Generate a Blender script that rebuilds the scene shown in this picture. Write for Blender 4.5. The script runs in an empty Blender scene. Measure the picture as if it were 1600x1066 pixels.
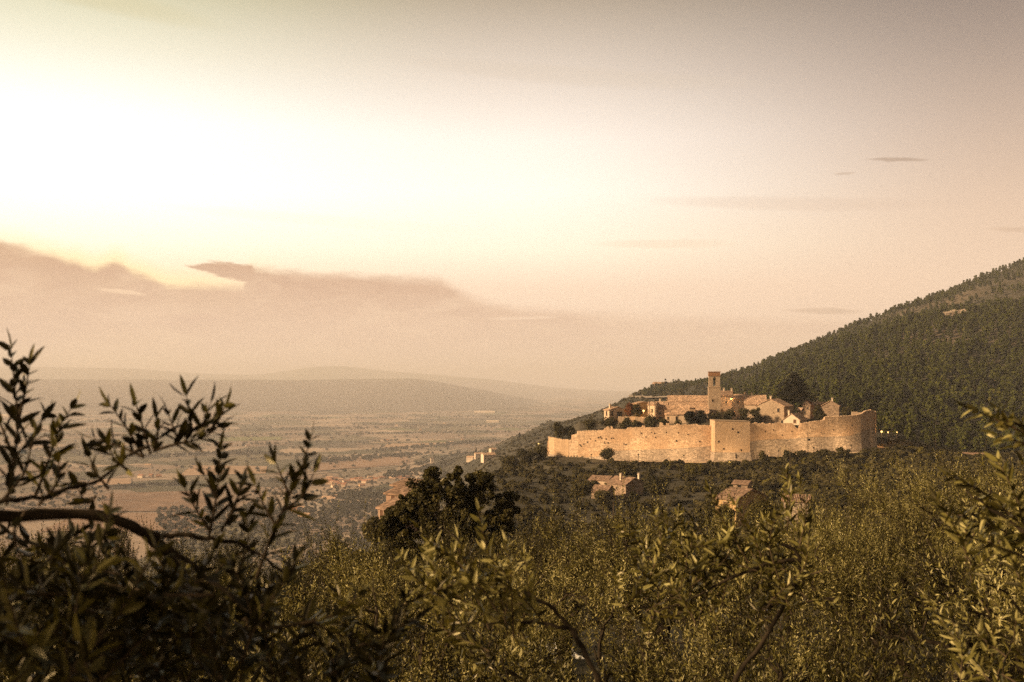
import bpy, math, random
import numpy as np
R = math.radians
F = 1555.0                 # focal length in photo pixels (1600 wide)
HZ = 600.0                 # true horizon row
SUN_AZ, SUN_EL = -108.0, 23.0
sc = bpy.context.scene
col = sc.collection

# ------------------------------------------------------------------ camera
cam = bpy.data.cameras.new('camera'); co = bpy.data.objects.new('camera', cam); col.objects.link(co)
co.location = (0, 0, 0); co.rotation_euler = (R(90), 0, 0)
cam.sensor_width = 36; cam.lens = F*36/1600
cam.shift_y = (HZ-533)/1600
cam.clip_start = 0.05; cam.clip_end = 80000
cam.dof.use_dof = True; cam.dof.focus_distance = 40; cam.dof.aperture_fstop = 5.6
sc.camera = co
sc.view_settings.view_transform = 'Standard'; sc.view_settings.look = 'None'
sc.view_settings.exposure = 0.45; sc.view_settings.gamma = 1
sc.cycles.use_denoising = False
sc.cycles.max_bounces = 8; sc.cycles.diffuse_bounces = 2; sc.cycles.transmission_bounces = 3
sc.cycles.volume_bounces = 2; sc.cycles.transparent_max_bounces = 8

# ------------------------------------------------------------------ node helper
class NT:
    def __init__(s, nt): s.nt = nt; s.L = nt.links; nt.nodes.clear()
    def n(s, t, **kw):
        x = s.nt.nodes.new(t)
        for k, v in kw.items():
            if k.startswith('_'): x.inputs[int(k[1:])].default_value = v
            elif k in x.inputs.keys() and not hasattr(x, k): x.inputs[k].default_value = v
            else: setattr(x, k, v)
        return x
    def l(s, a, b): s.L.new(a, b)
    def math(s, op, a, b=None, c=None, clamp=False):
        m = s.nt.nodes.new('ShaderNodeMath'); m.operation = op; m.use_clamp = clamp
        for i, q in enumerate((a, b, c)):
            if q is None: continue
            if isinstance(q, (int, float)): m.inputs[i].default_value = q
            else: s.L.new(q, m.inputs[i])
        return m.outputs[0]
    def mix(s, f, a, b, bt='MIX'):
        m = s.nt.nodes.new('ShaderNodeMix'); m.data_type = 'RGBA'; m.blend_type = bt
        for i, q in ((0, f), (6, a), (7, b)):
            if isinstance(q, (int, float)): m.inputs[i].default_value = q
            elif isinstance(q, tuple): m.inputs[i].default_value = (*q[:3], 1)
            else: s.L.new(q, m.inputs[i])
        return m.outputs[2]
    def ss(s, x, a, b, lo=0.0, hi=1.0):
        m = s.nt.nodes.new('ShaderNodeMapRange'); m.interpolation_type = 'SMOOTHSTEP'
        s.L.new(x, m.inputs[0]); 
        for i, q in ((1, a), (2, b), (3, lo), (4, hi)):
            if isinstance(q, (int, float)): m.inputs[i].default_value = q
            else: s.L.new(q, m.inputs[i])
        return m.outputs[0]
    def ramp(s, x, pts, interp='EASE'):
        r = s.nt.nodes.new('ShaderNodeValToRGB'); e = r.color_ramp; e.interpolation = interp
        while len(e.elements) < len(pts): e.elements.new(0.5)
        for el, (p, c) in zip(e.elements, pts):
            el.position = p; el.color = (*c, 1)
        s.L.new(x, r.inputs[0]); return r.outputs[0]
    def noise(s, vec, scale, detail=4, rough=.55, dist=0.0):
        x = s.nt.nodes.new('ShaderNodeTexNoise'); x.inputs['Scale'].default_value = scale
        x.inputs['Detail'].default_value = detail; x.inputs['Roughness'].default_value = rough
        x.inputs['Distortion'].default_value = dist
        if vec is not None: s.L.new(vec, x.inputs['Vector'])
        return x
def lin(*c):
    return tuple(((v/255)/12.92 if v/255 <= .04045 else ((v/255+.055)/1.055)**2.4) for v in c)

# ------------------------------------------------------------------ world: dusk sky with a cloud bank
w = bpy.data.worlds.new('World'); sc.world = w; w.use_nodes = True
N = NT(w.node_tree)
out = N.n('ShaderNodeOutputWorld'); bg = N.n('ShaderNodeBackground'); N.l(bg.outputs[0], out.inputs[0])
tc = N.n('ShaderNodeTexCoord'); sep = N.n('ShaderNodeSeparateXYZ'); N.l(tc.outputs['Generated'], sep.inputs[0])
az = N.math('MULTIPLY', N.math('ARCTAN2', sep.outputs[0], sep.outputs[1]), 180/math.pi)
el = N.math('MULTIPLY', N.math('ARCSINE', sep.outputs[2]), 180/math.pi)
def E(v): return math.degrees(math.atan((HZ-v)/F))
def ER(v): return max(0, min(1, E(v)/60))
eln = N.math('DIVIDE', el, 60, clamp=True)
def eramp(pts, top):
    p = sorted([(ER(v), lin(*c)) for v, c in pts], key=lambda q: q[0]) + [(1.0, top)]
    return N.ramp(eln, p, 'LINEAR')
A = eramp([(600, (218,188,160)), (450, (255,226,186)), (390, (255,250,226)), (310, (255,255,255)), (210, (252,252,244)), (110, (226,222,200)), (0, (186,183,146))], (.06,.055,.045))
B = eramp([(600, (226,198,172)), (450, (240,212,186)), (390, (252,238,214)), (300, (253,244,230)), (220, (243,232,220)), (120, (212,198,184)), (0, (166,152,134))], (.05,.045,.04))
C = eramp([(600, (222,192,168)), (450, (222,192,166)), (350, (208,180,157)), (230, (180,158,142)), (110, (146,130,120)), (0, (114,102,97))], (.05,.045,.04))
Bk = N.ramp(eln, [(0, (.20,.15,.11)), (.4, (.09,.07,.055)), (1, (.045,.04,.035))], 'LINEAR')
c1 = N.mix(N.ss(az, -26, 1), A, B)
c2 = N.mix(N.ss(az, -2, 29), c1, C)
aaz = N.math('ABSOLUTE', N.math('ADD', az, 25))
sky = N.mix(N.ss(aaz, 55, 120), c2, Bk)
# clouds, in azimuth / elevation
cv = N.n('ShaderNodeCombineXYZ'); N.l(az, cv.inputs[0]); N.l(N.math('MULTIPLY', el, 4.0), cv.inputs[1])
n1 = N.noise(cv.outputs[0], .5, 9, .72); n2 = N.noise(cv.outputs[0], .12, 3, .5)
wob = N.math('MULTIPLY', N.math('SUBTRACT', n1.outputs[0], .5), .8)
elw = N.math('ADD', el, wob)
u0, u1 = -60.0, 1700.0
def AZ(u): return math.degrees(math.atan((u-800)/F))
azn = N.math('DIVIDE', N.math('SUBTRACT', az, AZ(u0)), AZ(u1)-AZ(u0), clamp=True)
def curve(pts):
    c = N.n('ShaderNodeFloatCurve'); cu = c.mapping.curves[0]
    c.mapping.use_clip = False
    q = [((AZ(u)-AZ(u0))/(AZ(u1)-AZ(u0)), E(v)/10) for u, v in pts]
    cu.points[0].location = q[0]; cu.points[1].location = q[-1]
    for a in q[1:-1]: cu.points.new(*a)
    for p in cu.points: p.handle_type = 'VECTOR'
    c.mapping.update(); c.inputs[0].default_value = 1; N.l(azn, c.inputs[1])
    return N.math('MULTIPLY', c.outputs[0], 10)
edge = curve([(u0, 392), (0, 399), (36, 404), (60, 411), (90, 417), (104, 422), (118, 421), (132, 428), (150, 431), (166, 426), (176, 420), (190, 421), (204, 433), (226, 438), (262, 452),
              (384, 449), (390, 421), (500, 427), (688, 431), (712, 446), (745, 462), (800, 476), (860, 479), (1000, 489), (1240, 500), (1400, 508), (u1, 520)])
m1 = N.ss(N.math('SUBTRACT', edge, elw), -.18, N.ss(az, AZ(150), AZ(900), .40, .75))
t1 = curve([(u0, 440), (285, 426), (330, 417), (395, 421), (420, 440), (u1, 440)]); t2 = curve([(u0, 430), (285, 425), (330, 437), (395, 449), (420, 430), (u1, 430)])
m2 = N.math('MULTIPLY', N.ss(N.math('SUBTRACT', t1, elw), -.1, .12), N.ss(N.math('SUBTRACT', elw, t2), -.1, .12))
m2 = N.math('MULTIPLY', m2, N.ss(N.math('ABSOLUTE', N.math('SUBTRACT', az, AZ(345))), 1.6, 2.4, 1, 0))
mm = N.math('MAXIMUM', m1, m2)
op = N.ss(az, AZ(700), AZ(1350), 1.0, .8)
op = N.math('MULTIPLY', op, N.ss(el, 0, 2.2, .35, 1))
op = N.math('MULTIPLY', op, N.ss(n2.outputs[0], .2, .75, .85, 1.0))
ccol = N.ramp(N.math('DIVIDE', el, 10, clamp=True), [(0, lin(224,196,172)), (.35, lin(208,176,152)), (.6, lin(190,153,128)), (.8, lin(184,140,104))], 'LINEAR')
n3 = N.noise(cv.outputs[0], .22, 6, .6, .5)
ccol = N.mix(N.ss(n3.outputs[0], .42, .68, 0, .3), ccol, lin(238, 208, 176))
glow = N.math('MULTIPLY', N.ss(N.math('SUBTRACT', elw, edge), -.2, 1.1, 1, 0), N.ss(N.math('ABSOLUTE', N.math('SUBTRACT', az, AZ(190))), 1.5, 9.5, 1, 0))
sky = N.mix(N.math('MULTIPLY', glow, .8), sky, (1.05, .80, .42))
sky = N.mix(N.math('MULTIPLY', mm, op), sky, ccol)
# thin dark streaks and a lit crack in the bank
def streak(sky, u, v, wu, wv, c, o, slope=0.0):
    a = N.math('DIVIDE', N.math('SUBTRACT', az, AZ(u)), wu/F*57.3)
    b = N.math('DIVIDE', N.math('SUBTRACT', N.math('SUBTRACT', N.math('ADD', el, N.math('MULTIPLY', wob, .35)), E(v)), N.math('MULTIPLY', N.math('SUBTRACT', az, AZ(u)), slope)), wv/F*57.3)
    r = N.math('ADD', N.math('MULTIPLY', a, a), N.math('MULTIPLY', b, b))
    return N.mix(N.ss(r, 0.1, 1.2, o, 0.0), sky, lin(*c))
sky = streak(sky, 1402, 273, 46, 3.2, (150,126,108), .6, -.09)
sky = streak(sky, 1320, 288, 18, 2.5, (165,142,122), .4)
sky = streak(sky, 1288, 491, 62, 5, (186,158,136), .6, -.04)
sky = streak(sky, 1040, 384, 120, 8, (226,200,172), .35, -.02)
sky = streak(sky, 190, 466, 40, 3.5, (255,222,184), .42, -.09)
sky = streak(sky, 820, 497, 60, 3, (242,214,186), .5, .02)
sky = streak(sky, 520, 350, 260, 10, (250,238,214), .35, -.05)
sky = streak(sky, 1250, 330, 240, 12, (196,170,150), .25, -.06)
sky = streak(sky, 900, 120, 300, 16, (196,180,160), .25, -.08)
sky = streak(sky, 1590, 385, 40, 4, (190,160,136), .5, -.1)
sky = streak(sky, 60, 30, 260, 22, (196,186,148), .5, -.12)
ns = N.n('ShaderNodeTexSky', sky_type='NISHITA'); ns.sun_disc = False
ns.sun_elevation = R(SUN_EL); ns.sun_rotation = R(SUN_AZ); ns.dust_density = 4; ns.air_density = 1.2
sky2 = N.mix(1.0, N.mix(1.0, ns.outputs[0], (.1, .1, .1), 'MULTIPLY'), (1.0, .72, .45), 'MULTIPLY')
fin = N.mix(.96, sky2, sky)
N.l(fin, bg.inputs[0]); bg.inputs[1].default_value = 1.0

# ------------------------------------------------------------------ sun (low, veiled by the cloud bank)
sd = bpy.data.lights.new('sun', 'SUN'); so = bpy.data.objects.new('sun', sd); col.objects.link(so)
sd.energy = 5.0; sd.angle = R(7); sd.color = (1, .71, .41)
from mathutils import Vector
dv = Vector((math.sin(R(SUN_AZ))*math.cos(R(SUN_EL)), math.cos(R(SUN_AZ))*math.cos(R(SUN_EL)), math.sin(R(SUN_EL))))
so.rotation_euler = dv.to_track_quat('Z', 'Y').to_euler(); so.location = (-50, 0, 60)

# ------------------------------------------------------------------ geometry helpers
def P(u, v, d): return np.array(((u-800)/F*d, d, (HZ-v)/F*d))
def zof(v, d): return (HZ-v)/F*d
def xof(u, d): return (u-800)/F*d
class MB:
    """collects vertices and faces, builds one mesh"""
    def __init__(s): s.v = []; s.f = []; s.n = 0; s.a = []
    def add(s, v, f, a=None):
        v = np.asarray(v, float).reshape(-1, 3); f = np.asarray(f, np.int64)
        s.v.append(v); s.f.append(f + s.n); s.n += len(v)
        s.a.append(np.full(len(v), .5) if a is None else np.asarray(a, float))
    def box(s, x0, x1, y0, y1, z0, z1):
        v = [(x, y, z) for x in (x0, x1) for y in (y0, y1) for z in (z0, z1)]
        s.add(v, [(0,1,3,2), (4,6,7,5), (0,4,5,1), (2,3,7,6), (0,2,6,4), (1,5,7,3)])
    def prism(s, sec, a, b, axis):
        """cross-section sec [(p,z)] extruded from a to b along local axis 'x' or 'y'"""
        k = len(sec); mk = (lambda p, z, t: (t, p, z)) if axis == 'x' else (lambda p, z, t: (p, t, z))
        v = [mk(p, z, a) for p, z in sec] + [mk(p, z, b) for p, z in sec]
        me = [(i, (i+1) % k, (i+1) % k+k, i+k) for i in range(k)]
        s.add(v, me)
        for o in (0, k):
            s.v.append(np.zeros((0, 3))); s.a.append(np.zeros(0))
            s.f.append(np.array([[o + i for i in range(k)]]) + s.n - 2*k)
    def tube(s, pts, rad, k=6, cap=True):
        pts = np.asarray(pts, float); n = len(pts); rad = np.broadcast_to(rad, n)
        t = np.gradient(pts, axis=0); t /= np.linalg.norm(t, axis=1)[:, None]+1e-9
        ref = np.array((0, 0, 1.)) if abs(t[:, 2]).mean() < .8 else np.array((1., 0, 0))
        a = np.cross(t, ref); a /= np.linalg.norm(a, axis=1)[:, None]+1e-9; b = np.cross(t, a)
        th = np.arange(k)*2*math.pi/k
        v = pts[:, None]+rad[:, None, None]*(np.cos(th)[None, :, None]*a[:, None]+np.sin(th)[None, :, None]*b[:, None])
        i = np.arange(n-1)[:, None]*k; j = np.arange(k)[None]; j2 = (j+1) % k
        f = np.stack([i+j, i+j2, i+k+j2, i+k+j], -1).reshape(-1, 4)
        s.add(v.reshape(-1, 3), f)
        if cap and k == 4: pass
    def mesh(s, name, mat, smooth=False, attr=False):
        me = bpy.data.meshes.new(name); V = np.concatenate(s.v); 
        fl = [f for f in s.f if len(f)]
        loops = np.concatenate([f.ravel() for f in fl]); cnt = np.concatenate([np.full(len(f), f.shape[1]) for f in fl])
        me.vertices.add(len(V)); me.vertices.foreach_set('co', V.astype(np.float32).ravel())
        me.loops.add(len(loops)); me.loops.foreach_set('vertex_index', loops.astype(np.int32))
        me.polygons.add(len(cnt)); st = np.concatenate([[0], np.cumsum(cnt)[:-1]])
        me.polygons.foreach_set('loop_start', st.astype(np.int32))
        me.polygons.foreach_set('loop_total', cnt.astype(np.int32))
        me.polygons.foreach_set('use_smooth', np.full(len(cnt), bool(smooth)))
        if attr:
            at = me.attributes.new('var', 'FLOAT', 'POINT'); at.data.foreach_set('value', np.concatenate(s.a).astype(np.float32))
        me.update(calc_edges=True); me.validate()
        for m in (mat if isinstance(mat, (list, tuple)) else [mat]): me.materials.append(m)
        return me
    def build(s, name, mat, parent=None, smooth=False, attr=False, recalc=False):
        me = s.mesh(name, mat, smooth, attr)
        if recalc:
            import bmesh
            bm = bmesh.new(); bm.from_mesh(me); bmesh.ops.recalc_face_normals(bm, faces=bm.faces); bm.to_mesh(me); bm.free()
        return link(name, me, parent)
def link(name, me, parent=None):
    o = bpy.data.objects.new(name, me); col.objects.link(o)
    if parent is not None: o.parent = parent
    return o
def tag(o, label=None, cat=None, group=None, kind=None):
    if label: o['label'] = label
    if cat: o['category'] = cat
    if group: o['group'] = group
    if kind: o['kind'] = kind
    return o
def empty(name, loc, rz=0, label=None, cat=None, group=None):
    o = bpy.data.objects.new(name, None); col.objects.link(o); o.location = loc; o.rotation_euler = (0, 0, rz)
    o.empty_display_size = .2
    return tag(o, label, cat, group)
def kids(o): return [c for c in bpy.data.objects if c.parent == o]
def copy_thing(o, ch, loc, rz=0, s=1.0, label=None, group=None):
    c = o.copy(); col.objects.link(c); c.location = loc; c.rotation_euler = (0, 0, rz)
    c.scale = (s, s, s) if isinstance(s, (int, float)) else s
    if label: c['label'] = label
    if group: c['group'] = group
    for k in ch:
        d = k.copy(); col.objects.link(d); d.parent = c
    return c
def interp(x, xs, ys): return np.interp(x, xs, ys)

# value noise for terrain
_r = np.random.RandomState(5); _g = _r.rand(256, 256)
def vnoise(x, y, s):
    x = np.asarray(x)/s+1000; y = np.asarray(y)/s+1000
    xi = np.floor(x).astype(int); yi = np.floor(y).astype(int); fx = x-xi; fy = y-yi
    fx = fx*fx*(3-2*fx); fy = fy*fy*(3-2*fy)
    g = lambda a, b: _g[a % 256, b % 256]
    return (g(xi, yi)*(1-fx)*(1-fy)+g(xi+1, yi)*fx*(1-fy)+g(xi, yi+1)*(1-fx)*fy+g(xi+1, yi+1)*fx*fy)-.5

# ------------------------------------------------------------------ materials
def newmat(name):
    m = bpy.data.materials.new(name); m.use_nodes = True; return m, NT(m.node_tree)
def principled(N, base=None, rough=.8, spec=.3, bump=None, bstr=.3, bdist=.1):
    o = N.n('ShaderNodeOutputMaterial'); p = N.n('ShaderNodeBsdfPrincipled'); N.l(p.outputs[0], o.inputs[0])
    if isinstance(base, tuple): p.inputs['Base Color'].default_value = (*base, 1)
    elif base is not None: N.l(base, p.inputs['Base Color'])
    p.inputs['Roughness'].default_value = rough; p.inputs['Specular IOR Level'].default_value = spec
    if bump is not None:
        b = N.n('ShaderNodeBump'); b.inputs['Strength'].default_value = bstr; b.inputs['Distance'].default_value = bdist
        N.l(bump, b.inputs['Height']); N.l(b.outputs[0], p.inputs['Normal'])
    return p
def plain(name, c, rough=.8, spec=.3, var=.25, scale=3.0):
    m, N = newmat(name); t = N.n('ShaderNodeTexCoord')
    n = N.noise(t.outputs['Object'], scale, 5, .6)
    a = tuple(x*(1-var) for x in c); b = tuple(min(1, x*(1+var)) for x in c)
    principled(N, N.ramp(n.outputs[0], [(.3, a), (.7, b)], 'LINEAR'), rough, spec, n.outputs[0], .3, .02)
    return m
def leafmat(name, dark, light, under=None, trans=.35, rough=.5, spec=.4, hue=None, orand=.38, pts=None):
    m, N = newmat(name)
    at = N.n('ShaderNodeAttribute'); at.attribute_name = 'var'
    oi = N.n('ShaderNodeObjectInfo')
    v = N.math('ADD', N.math('MULTIPLY', at.outputs['Fac'], 1-orand), N.math('MULTIPLY', oi.outputs['Random'], orand))
    c = N.ramp(v, [(0.05, dark), (.8, light), (.98, hue or light)] if pts is None else pts, 'LINEAR')
    if under is not None:
        g = N.n('ShaderNodeNewGeometry'); c = N.mix(g.outputs['Backfacing'], c, under)
    o = N.n('ShaderNodeOutputMaterial'); p = N.n('ShaderNodeBsdfPrincipled'); N.l(c, p.inputs['Base Color'])
    p.inputs['Roughness'].default_value = rough; p.inputs['Specular IOR Level'].default_value = spec
    p.inputs['Specular Tint'].default_value = (1, .86, .58, 1)
    t = N.n('ShaderNodeBsdfTranslucent'); N.l(N.mix(1.0, c, (1.5, 1.35, .6), 'MULTIPLY'), t.inputs[0])
    mx = N.n('ShaderNodeMixShader'); mx.inputs[0].default_value = trans
    N.l(p.outputs[0], mx.inputs[1]); N.l(t.outputs[0], mx.inputs[2]); N.l(mx.outputs[0], o.inputs[0])
    return m
M = {}
M['olive_leaf'] = leafmat('olive_leaf', (.008,.008,.002), (.22,.185,.045), None, .14, .40, .6, None, .36, [(.2, (.008,.007,.002)), (.42, (.035,.030,.007)), (.6, (.19,.165,.042)), (.76, (.46,.40,.15)), (.92, (.70,.61,.30))])
M['oak_leaf'] = leafmat('oak_leaf', (.010,.010,.003), (.080,.066,.018), None, .2, .6, .3, (.17,.13,.035))
M['pine_leaf'] = leafmat('pine_leaf', (.008,.010,.003), (.090,.096,.018), None, .12, .8, .15, (.16,.13,.03), .5)
M['shrub_leaf'] = leafmat('shrub_leaf', (.018,.017,.006), (.135,.110,.044), None, .15, .8, .15, (.26,.19,.10), .5)
M['red_leaf'] = leafmat('red_leaf', (.07,.022,.006), (.24,.08,.018), None, .2, .7, .2, (.3,.12,.03))
M['cedar_leaf'] = leafmat('cedar_leaf', (.006,.006,.003), (.030,.026,.010), None, .08, .8, .15)
M['yellow_leaf'] = leafmat('yellow_leaf', (.06,.05,.010), (.15,.125,.028), None, .2, .8, .15)
M['valley_leaf'] = leafmat('valley_leaf', (.030,.028,.016), (.075,.066,.034), None, .1, .9, .1)
M['bark'] = plain('bark', (.05,.036,.022), .9, .15, .6, 14)
M['thin_bark'] = plain('thin_bark', (.11,.075,.042), .8, .25, .4, 20)
M['dark_metal'] = plain('dark_metal', (.035,.03,.025), .5, .4)
M['wood'] = plain('wood', (.10,.07,.045), .85, .2, .4, 8)

def stone(name, c, sc_=1.6, var=.35, hole_shade=False, rust=None):
    m, N = newmat(name); t = N.n('ShaderNodeTexCoord')
    mp = N.n('ShaderNodeMapping'); mp.inputs['Scale'].default_value = (1, 1, 1.9); N.l(t.outputs['Object'], mp.inputs[0])
    vo = N.n('ShaderNodeTexVoronoi'); vo.inputs['Scale'].default_value = sc_; N.l(mp.outputs[0], vo.inputs['Vector'])
    ve = N.n('ShaderNodeTexVoronoi'); ve.feature = 'DISTANCE_TO_EDGE'; ve.inputs['Scale'].default_value = sc_; N.l(mp.outputs[0], ve.inputs['Vector'])
    big = N.noise(t.outputs['Object'], .12, 5, .6, .4)
    s = N.n('ShaderNodeSeparateColor'); N.l(vo.outputs['Color'], s.inputs[0])
    lo = tuple(x*(1-var) for x in c); hi = tuple(min(.9, x*(1+var)) for x in c)
    cc = N.ramp(s.outputs[0], [(0, lo), (1, hi)], 'LINEAR')
    cc = N.mix(N.ss(ve.outputs['Distance'], .0, .09, .55, 0.0), cc, tuple(x*.45 for x in c))
    if rust: cc = N.mix(N.ss(big.outputs[0], .4, .65, 0, .6), cc, rust)
    st = N.n('ShaderNodeMapping'); st.inputs['Scale'].default_value = (.5, .5, .06); N.l(t.outputs['Object'], st.inputs[0])
    sn = N.noise(st.outputs[0], 1.2, 5, .65)
    cc = N.mix(N.ss(sn.outputs[0], .5, .75, 0, .45), cc, tuple(x*.5 for x in c))
    if hole_shade:
        hv = N.n('ShaderNodeTexVoronoi'); hv.inputs['Scale'].default_value = .38; hv.inputs['Randomness'].default_value = .8; N.l(t.outputs['Object'], hv.inputs['Vector'])
        hn = N.noise(t.outputs['Object'], .07, 2)
        hm = N.math('MULTIPLY', N.ss(hv.outputs['Distance'], .10, .17, 1, 0), N.ss(hn.outputs[0], .46, .56))
        cc = N.mix(hm, cc, (.05,.03,.02))  # shade inside small holes painted as dark dots, no real recess
    h = N.math('ADD', N.math('MULTIPLY', N.ss(ve.outputs['Distance'], 0, .2), .6), N.math('MULTIPLY', N.noise(t.outputs['Object'], 6, 4).outputs[0], .4))
    principled(N, cc, .92, .15, h, .6, .12)
    return m
M['wall_stone'] = stone('wall_stone', (.62,.43,.28), 1.5, .34, True, (.56,.34,.19))
M['bastion_stone'] = stone('bastion_stone', (.66,.45,.28), 1.7, .22, False, (.64,.41,.23))
M['talus_stone'] = stone('talus_stone', (.42,.32,.235), 1.4, .40, False)
M['house_stone'] = stone('house_stone', (.47,.34,.23), 2.0, .3, False)
M['rubble'] = stone('rubble', (.38,.265,.18), 1.8, .45, False)
M['plaster'] = plain('plaster', (.62,.46,.32), .9, .1, .13, .7)
M['pale_plaster'] = plain('pale_plaster', (.72,.57,.42), .9, .1, .10, .7)
M['yellow_plaster'] = plain('yellow_plaster', (.55,.36,.17), .9, .1, .13, .7)
M['pink_plaster'] = plain('pink_plaster', (.36,.23,.16), .9, .1, .13, .7)
M['brick'] = stone('brick', (.34,.18,.10), 3.2, .3)
M['dark_glass'] = plain('dark_glass', (.02,.015,.012), .3, .5)
M['shutter'] = plain('shutter', (.12,.06,.035), .7, .2)
M['trim'] = plain('trim', (.42,.30,.20), .9, .1)
def tiles(name, c, s=1.0):
    m, N = newmat(name); t = N.n('ShaderNodeTexCoord')
    vo = N.n('ShaderNodeTexVoronoi'); vo.inputs['Scale'].default_value = 2.2*s; N.l(t.outputs['Object'], vo.inputs['Vector'])
    sp = N.n('ShaderNodeSeparateColor'); N.l(vo.outputs['Color'], sp.inputs[0])
    cc = N.ramp(sp.outputs[1], [(0, tuple(x*.55 for x in c)), (.5, c), (1, tuple(min(1, x*1.5) for x in c))], 'LINEAR')
    big = N.noise(t.outputs['Object'], .5, 4, .6)
    cc = N.mix(N.ss(big.outputs[0], .45, .7, 0, .5), cc, (.20,.14,.09))
    wv = N.n('ShaderNodeTexWave'); wv.inputs['Scale'].default_value = 1.4*s; wv.inputs['Distortion'].default_value = .6; N.l(t.outputs['Object'], wv.inputs['Vector'])
    principled(N, cc, .9, .15, N.math('ADD', wv.outputs['Fac'], N.math('MULTIPLY', sp.outputs[0], .5)), .7, .12)
    return m
M['roof'] = tiles('roof_tiles', (.62,.40,.26)); M['roof_dark'] = tiles('roof_tiles_dark', (.34,.215,.145))
M['roof_red'] = tiles('roof_tiles_red', (.42,.20,.12), .6)

# terrain materials ------------------------------------------------
def terrain_mat():
    m, N = newmat('ground_soil')
    g = N.n('ShaderNodeNewGeometry'); p = g.outputs['Position']; s = N.n('ShaderNodeSeparateXYZ'); N.l(p, s.inputs[0])
    dist = N.n('ShaderNodeVectorMath', operation='LENGTH'); N.l(p, dist.inputs[0]); d = dist.outputs['Value']
    nf = N.noise(p, .9, 6, .65); nm = N.noise(p, .06, 6, .65); nb = N.noise(p, .012, 5, .6)
    near = N.ramp(nf.outputs[0], [(.3, (.045,.030,.014)), (.6, (.11,.075,.035)), (.8, (.20,.14,.08))], 'LINEAR')
    scr = N.ramp(nm.outputs[0], [(.35, (.10,.075,.040)), (.55, (.20,.14,.085)), (.75, (.32,.22,.145))], 'LINEAR')
    # scrubby far slope with dots of bush
    vb = N.n('ShaderNodeTexVoronoi'); vb.inputs['Scale'].default_value = .11; N.l(p, vb.inputs['Vector'])
    vb2 = N.n('ShaderNodeTexVoronoi'); vb2.inputs['Scale'].default_value = .05; N.l(p, vb2.inputs['Vector'])
    dots = N.math('MULTIPLY', N.ss(vb.outputs['Distance'], .25, .5, 1, 0), N.ss(nm.outputs[0], .3, .5))
    far = N.ramp(nb.outputs[0], [(.3, (.105,.085,.06)), (.6, (.15,.12,.085)), (.75, (.20,.155,.115))], 'LINEAR')
    far = N.mix(N.math('MULTIPLY', dots, .8), far, (.045,.040,.026))
    far = N.mix(N.ss(s.outputs[2], 20, 90), far, N.ramp(nm.outputs[0], [(.3, (.085,.10,.02)), (.7, (.17,.17,.04))], 'LINEAR'))
    hill = N.mix(N.ss(d, 600, 900), scr, far)
    hill = N.mix(N.ss(d, 90, 160), near, hill)
    # valley plots
    mp = N.n('ShaderNodeMapping'); mp.inputs['Rotation'].default_value = (0, 0, R(24)); mp.inputs['Scale'].default_value = (.0062, .0034, 0); N.l(p, mp.inputs[0])
    wn = N.noise(p, .0022, 3); wo = N.n('ShaderNodeVectorMath', operation='SCALE'); N.l(wn.outputs['Color'], wo.inputs[0]); wo.inputs['Scale'].default_value = .9
    wa = N.n('ShaderNodeVectorMath', operation='ADD'); N.l(mp.outputs[0], wa.inputs[0]); N.l(wo.outputs[0], wa.inputs[1])
    vf = N.n('ShaderNodeTexVoronoi'); vf.distance = 'CHEBYCHEV'; vf.inputs['Scale'].default_value = 1; vf.inputs['Randomness'].default_value = .85; N.l(wa.outputs[0], vf.inputs['Vector'])
    sc2 = N.n('ShaderNodeSeparateColor'); N.l(vf.outputs['Color'], sc2.inputs[0])
    plots = N.ramp(sc2.outputs[0], [(0, (.10,.09,.05)), (.2, (.18,.15,.09)), (.36, (.31,.22,.16)), (.6, (.42,.31,.225)), (.76, (.24,.19,.135)), (.88, (.17,.17,.07)), (.94, (.52,.38,.27))], 'CONSTANT')
    fn = N.noise(p, .02, 4, .6)
    plots = N.mix(N.ss(fn.outputs[0], .4, .7, 0, .35), plots, (.13,.105,.07))
    ve = N.n('ShaderNodeTexVoronoi'); ve.feature = 'F2'; ve.distance = 'CHEBYCHEV'; ve.inputs['Scale'].default_value = 1; ve.inputs['Randomness'].default_value = .85; N.l(wa.outputs[0], ve.inputs['Vector'])
    ed = N.math('SUBTRACT', ve.outputs['Distance'], vf.outputs['Distance'])
    hed = N.math('MULTIPLY', N.ss(ed, .015, .05, 1, 0), N.ss(N.noise(p, .006, 2).outputs[0], .42, .55))
    plots = N.mix(N.math('MULTIPLY', hed, .8), plots, (.045,.042,.028))
    nwood = N.noise(p, .0011, 6, .62); wood = N.ss(nwood.outputs[0], .56, .60)
    plots = N.mix(N.math('MULTIPLY', wood, .75), plots, (.055,.050,.032))
    # far hills are wooded
    fh = N.noise(p, .0035, 6, .6)
    fhc = N.ramp(fh.outputs[0], [(.35, (.05,.046,.03)), (.55, (.085,.072,.048)), (.75, (.19,.14,.095))], 'LINEAR')
    plots = N.mix(N.ss(s.outputs[2], -214, -190), plots, fhc)
    c = N.mix(N.ss(N.math('ADD', s.outputs[2], N.math('MULTIPLY', nm.outputs[0], 20)), -200, -196), plots, N.mix(N.ss(d, 3600, 2500), hill, fhc))
    hb = N.math('ADD', nf.outputs[0], N.math('MULTIPLY', dots, 2.0))
    principled(N, c, .95, .1, hb, .5, .5)
    return m
M['ground'] = terrain_mat()
def roadmat(name, c):
    return plain(name, c, .95, .1, .18, .4)
M['path'] = roadmat('path_gravel', (.50,.38,.26)); M['road'] = roadmat('road_pale', (.42,.33,.25))
M['field_brown'] = plain('field_brown', (.27,.17,.115), .95, .05, .3, .03); M['field_straw'] = plain('field_straw', (.46,.30,.19), .95, .05, .12, .02)
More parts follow.
